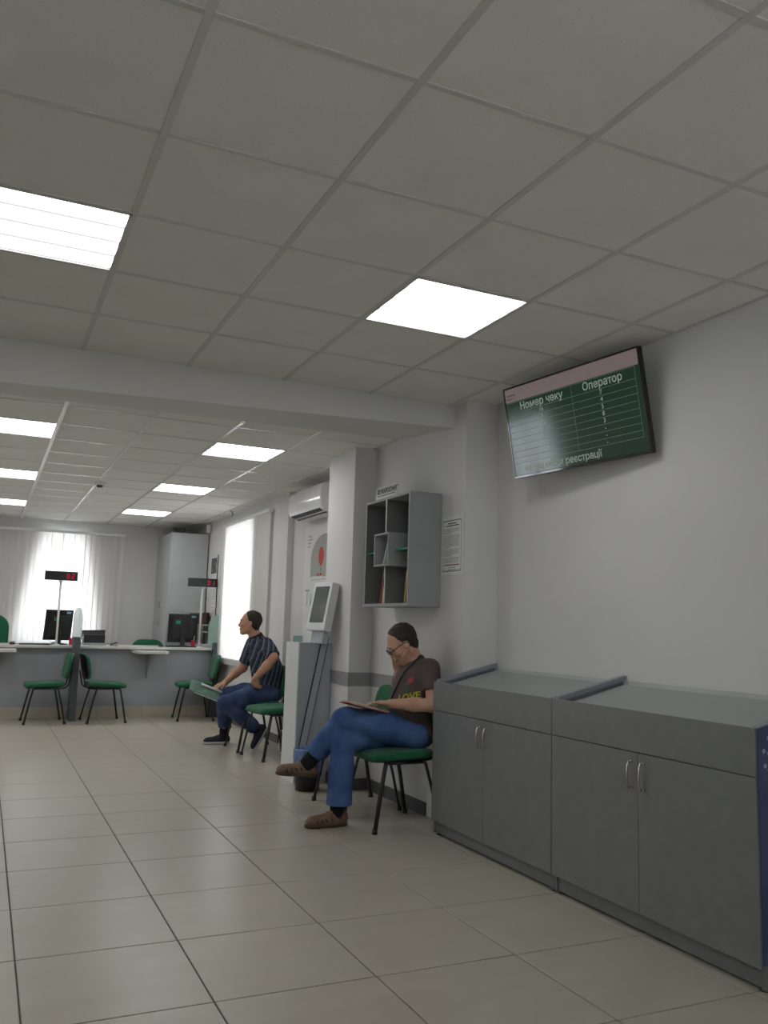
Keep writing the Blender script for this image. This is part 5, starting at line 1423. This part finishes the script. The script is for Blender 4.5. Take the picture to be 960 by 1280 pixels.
# ---------------------------------------------------------------- man in the plaid shirt
m2 = thing('person', 'man in dark plaid shirt and jeans leaning forward with one fist on his thigh', 'person', (2.6, 8.55, 0))
H2 = np.array((2.485, 8.60, 1.257)); R2 = frame((-.95, .30, .06), (.02, 0, 1))
sL, sR = (2.615, 8.425, 1.045), (2.585, 8.785, 1.045)
eL, wL = (2.640, 8.245, .930), (2.490, 8.330, .715)
eR, wR = (2.520, 8.880, .790), (2.305, 8.780, .640)
hL, hR = (2.71, 8.475, .555), (2.71, 8.70, .555)
kL, aL = (2.215, 8.395, .470), (2.545, 8.470, .225)
kR, aR = (2.330, 8.905, .510), (2.390, 9.000, .110)
F = Field((1.95, 8.10, 0.0), (2.98, 9.18, 1.44), 0.006)
F.ell((2.72, 8.585, .555), (.125, .165, .11), None, 0)
F.chain([(2.715, 8.585, .60), (2.69, 8.59, .76), (2.645, 8.60, .92)], [.12, .12, .12], .05)
F.cone((2.61, 8.47, 1.04), (2.595, 8.74, 1.04), .058, .058, .06)
F.chain([(2.59, 8.60, 1.06), (2.555, 8.60, 1.12), tuple(H2+R2@np.array((-.03, 0, -.06)))], [.065, .058, .056], .03)
P2 = head(F, H2, R2)
F.chain([sL, eL], [.055, .046], .03); F.chain([eL, (2.585, 8.275, .84), wL], [.046, .046, .031], .02)
F.chain([sR, eR], [.055, .045], .03); F.chain([eR, (2.43, 8.845, .735), wR], [.045, .044, .030], .02)
hand(F, wL, (.25, .25, -.93), (-.75, -.60, -.05), -1, 62, .9, 1.05, thumb=(.6, .6, -.35))
hand(F, wR, (-.88, -.30, -.32), (-.2, -.15, .96), 1, 28, 1.0, 1.05, thumb=(.8, .5, -.3))
F.chain([hL, kL, aL, (2.60, 8.47, .17)], [.08, .055, .038, .035], .02)
F.chain([hR, kR, aR, (2.36, 9.0, .06)], [.08, .055, .038, .035], .02)
F.build('body', M['skin2'], m2, 1)
S = Field((2.25, 8.05, 0.45), (3.0, 9.12, 1.22), 0.006)
S.ell((2.725, 8.585, .60), (.150, .185, .12), None, 0)
S.chain([(2.715, 8.585, .62), (2.685, 8.59, .78), (2.640, 8.60, .92)], [.150, .148, .145], .05)
S.ell((2.70, 8.585, .76), (.135, .185, .17), None, .05)
S.ell((2.650, 8.60, .93), (.120, .185, .15), None, .05)
S.cone((2.615, 8.46, 1.04), (2.60, 8.75, 1.04), .074, .074, .06)
S.cone((2.595, 8.60, 1.04), (2.550, 8.60, 1.115), .088, .074, .03, clip=((2.548, 8.60, 1.118), (-.45, 0, .9)))
for sh, el, f_ in ((sL, eL, .98), (sR, eR, .80)):
    sh_a, el_a = np.array(sh), np.array(el); q = sh_a+(el_a-sh_a)*f_
    S.cone(sh_a, q, .074, .074, .03, clip=(q, el_a-sh_a))
S.folds(0.006, 5, 30, (1, .6, 1))
S.cut((2.70, 8.585, .53), (-.25, 0, -1))
S.build('plaid_shirt', M['plaid'], m2, 1)
C = Field((2.40, 8.42, 1.0), (2.75, 8.78, 1.24), 0.005)
C.cone((2.575, 8.60, 1.085), (2.548, 8.60, 1.135), .080, .070, 0, clip=((2.545, 8.60, 1.140), (-.45, 0, .9)))
C.ell(tuple(np.array((2.53, 8.60, 1.165))), (.062, .055, .06), None, .01, 'sub')
C.cut((2.578, 8.6, 1.08), (.45, 0, -.9))
C.build('shirt_collar', M['navy_shoe'], m2, 1)
J = Field((2.05, 8.22, 0.08), (2.95, 9.15, 0.74), 0.006)
J.ell((2.72, 8.585, .545), (.140, .180, .10), None, 0)
J.chain([hL, (2.46, 8.43, .53), kL], [.105, .095, .078], .03)
J.chain([kL, (2.37, 8.435, .36), (2.525, 8.468, .245)], [.077, .075, .072], .015)
J.chain([hR, (2.52, 8.81, .54), kR], [.105, .092, .078], .03)
J.chain([kR, (2.355, 8.955, .32)], [.076, .070], .015)
J.cone((2.355, 8.955, .32), (2.386, 8.995, .17), .070, .068, .012, clip=((2.386, 8.995, .165), (0, 0, -1)))
J.folds(0.006, 21, 44, (1, 1, .6))
J.build('jeans', M['jeans2'], m2, 1)
for kp, kr in (([(2.52, 8.468, .25), (2.60, 8.47, .175)], [.050, .046]), ([(2.386, 8.995, .20), (2.38, 9.0, .07)], [.051, .048])):
    K = Field(np.minimum(kp[0], kp[1])-.08, np.maximum(kp[0], kp[1])+.08, 0.005)
    K.chain(kp, kr, .01); K.build('sock', M['sock'], m2, 1)
shoe(m2, (2.450, 9.00, .001), (2.175, 9.02, .001), (0, 0, 1), M['navy_shoe'], M['white_sole'], sole_t=.026)
shoe(m2, (2.690, 8.47, .225), (2.555, 8.455, .004), (-.85, 0, .52), M['navy_shoe'], M['white_sole'], sole_t=.026)
hair(H2, R2, m2, M['hair1'])
for q in (-1, 1):
    dot('eye', P2(.081, .031*q, .001), (.010, .010, .008), M['eye_white'], m2, R2)
    dot('eyebrow', P2(.093, .033*q, .024), (.006, .021, .0045), M['hair1'], m2, R2)
dot('lips', P2(.092, 0, -.072), (.008, .020, .008), M['lip1'], m2, R2)
# wristwatch
wt = thing('wristwatch', 'metal wristwatch on the plaid-shirted man\'s near wrist', 'watch', tuple(np.array(wL)))
wd = (np.array(wL)-np.array(eL)); wd /= np.linalg.norm(wd); wc = np.array(wL)-wd*.03
fr_ = frame(wd, (0, 0, 1))
MB().tube([tuple(wc+fr_[:, 1]*.036*math.cos(a)+fr_[:, 2]*.036*math.sin(a)) for a in [2*math.pi*k/20 for k in range(21)]], .006, 6).build('strap', M['chrome'], wt, smooth=True)
dot('dial', wc-fr_[:, 1]*0.036, (.014, .014, .014), M['chrome'], wt)
# folder and rolled paper in the far hand
A = Vector((2.075, 8.66, .580))
long_ = Vector((.93, -.10, -.36)).normalized(); short = Vector((.28, .86, .42)); short = (short-long_*short.dot(long_)).normalized(); nrm = long_.cross(short)
if nrm.z < 0: nrm = -nrm
FX_ = Matrix(((long_.x, short.x, nrm.x, A.x), (long_.y, short.y, nrm.y, A.y), (long_.z, short.z, nrm.z, A.z), (0, 0, 0, 1)))
M['folder_green'] = mat('folder_green', (0.12, 0.22, 0.17), 0.4, var=0.35, scale=14)
fo = thing('document_folder', 'greenish magazine with white pages held by the plaid-shirted man', 'folder', tuple(A))
MB().box(-.16, .15, -.105, .105, -.003, .003).build('cover', M['folder_green'], fo, .001, xf=FX_)
MB().box(-.10, .155, -.110, .100, -.010, -.0035).build('pages', M['paper'], fo, xf=FX_)
rp_ = thing('paper_roll', 'white rolled paper under the plaid-shirted man\'s hand', 'paper', tuple(A))
rc = A+short*.055+nrm*.016
MB().tube([tuple(rc-long_*.05), tuple(rc+long_*.17)], .0125, 12).build('outer_roll', M['paper'], rp_, smooth=True)
MB().tube([tuple(rc-long_*.053), tuple(rc+long_*.173)], .008, 12).build('inner_roll', M['shelf_edge'], rp_, smooth=True)

# drop helper properties
for o in bpy.data.objects:
    if '_base' in o: del o['_base']
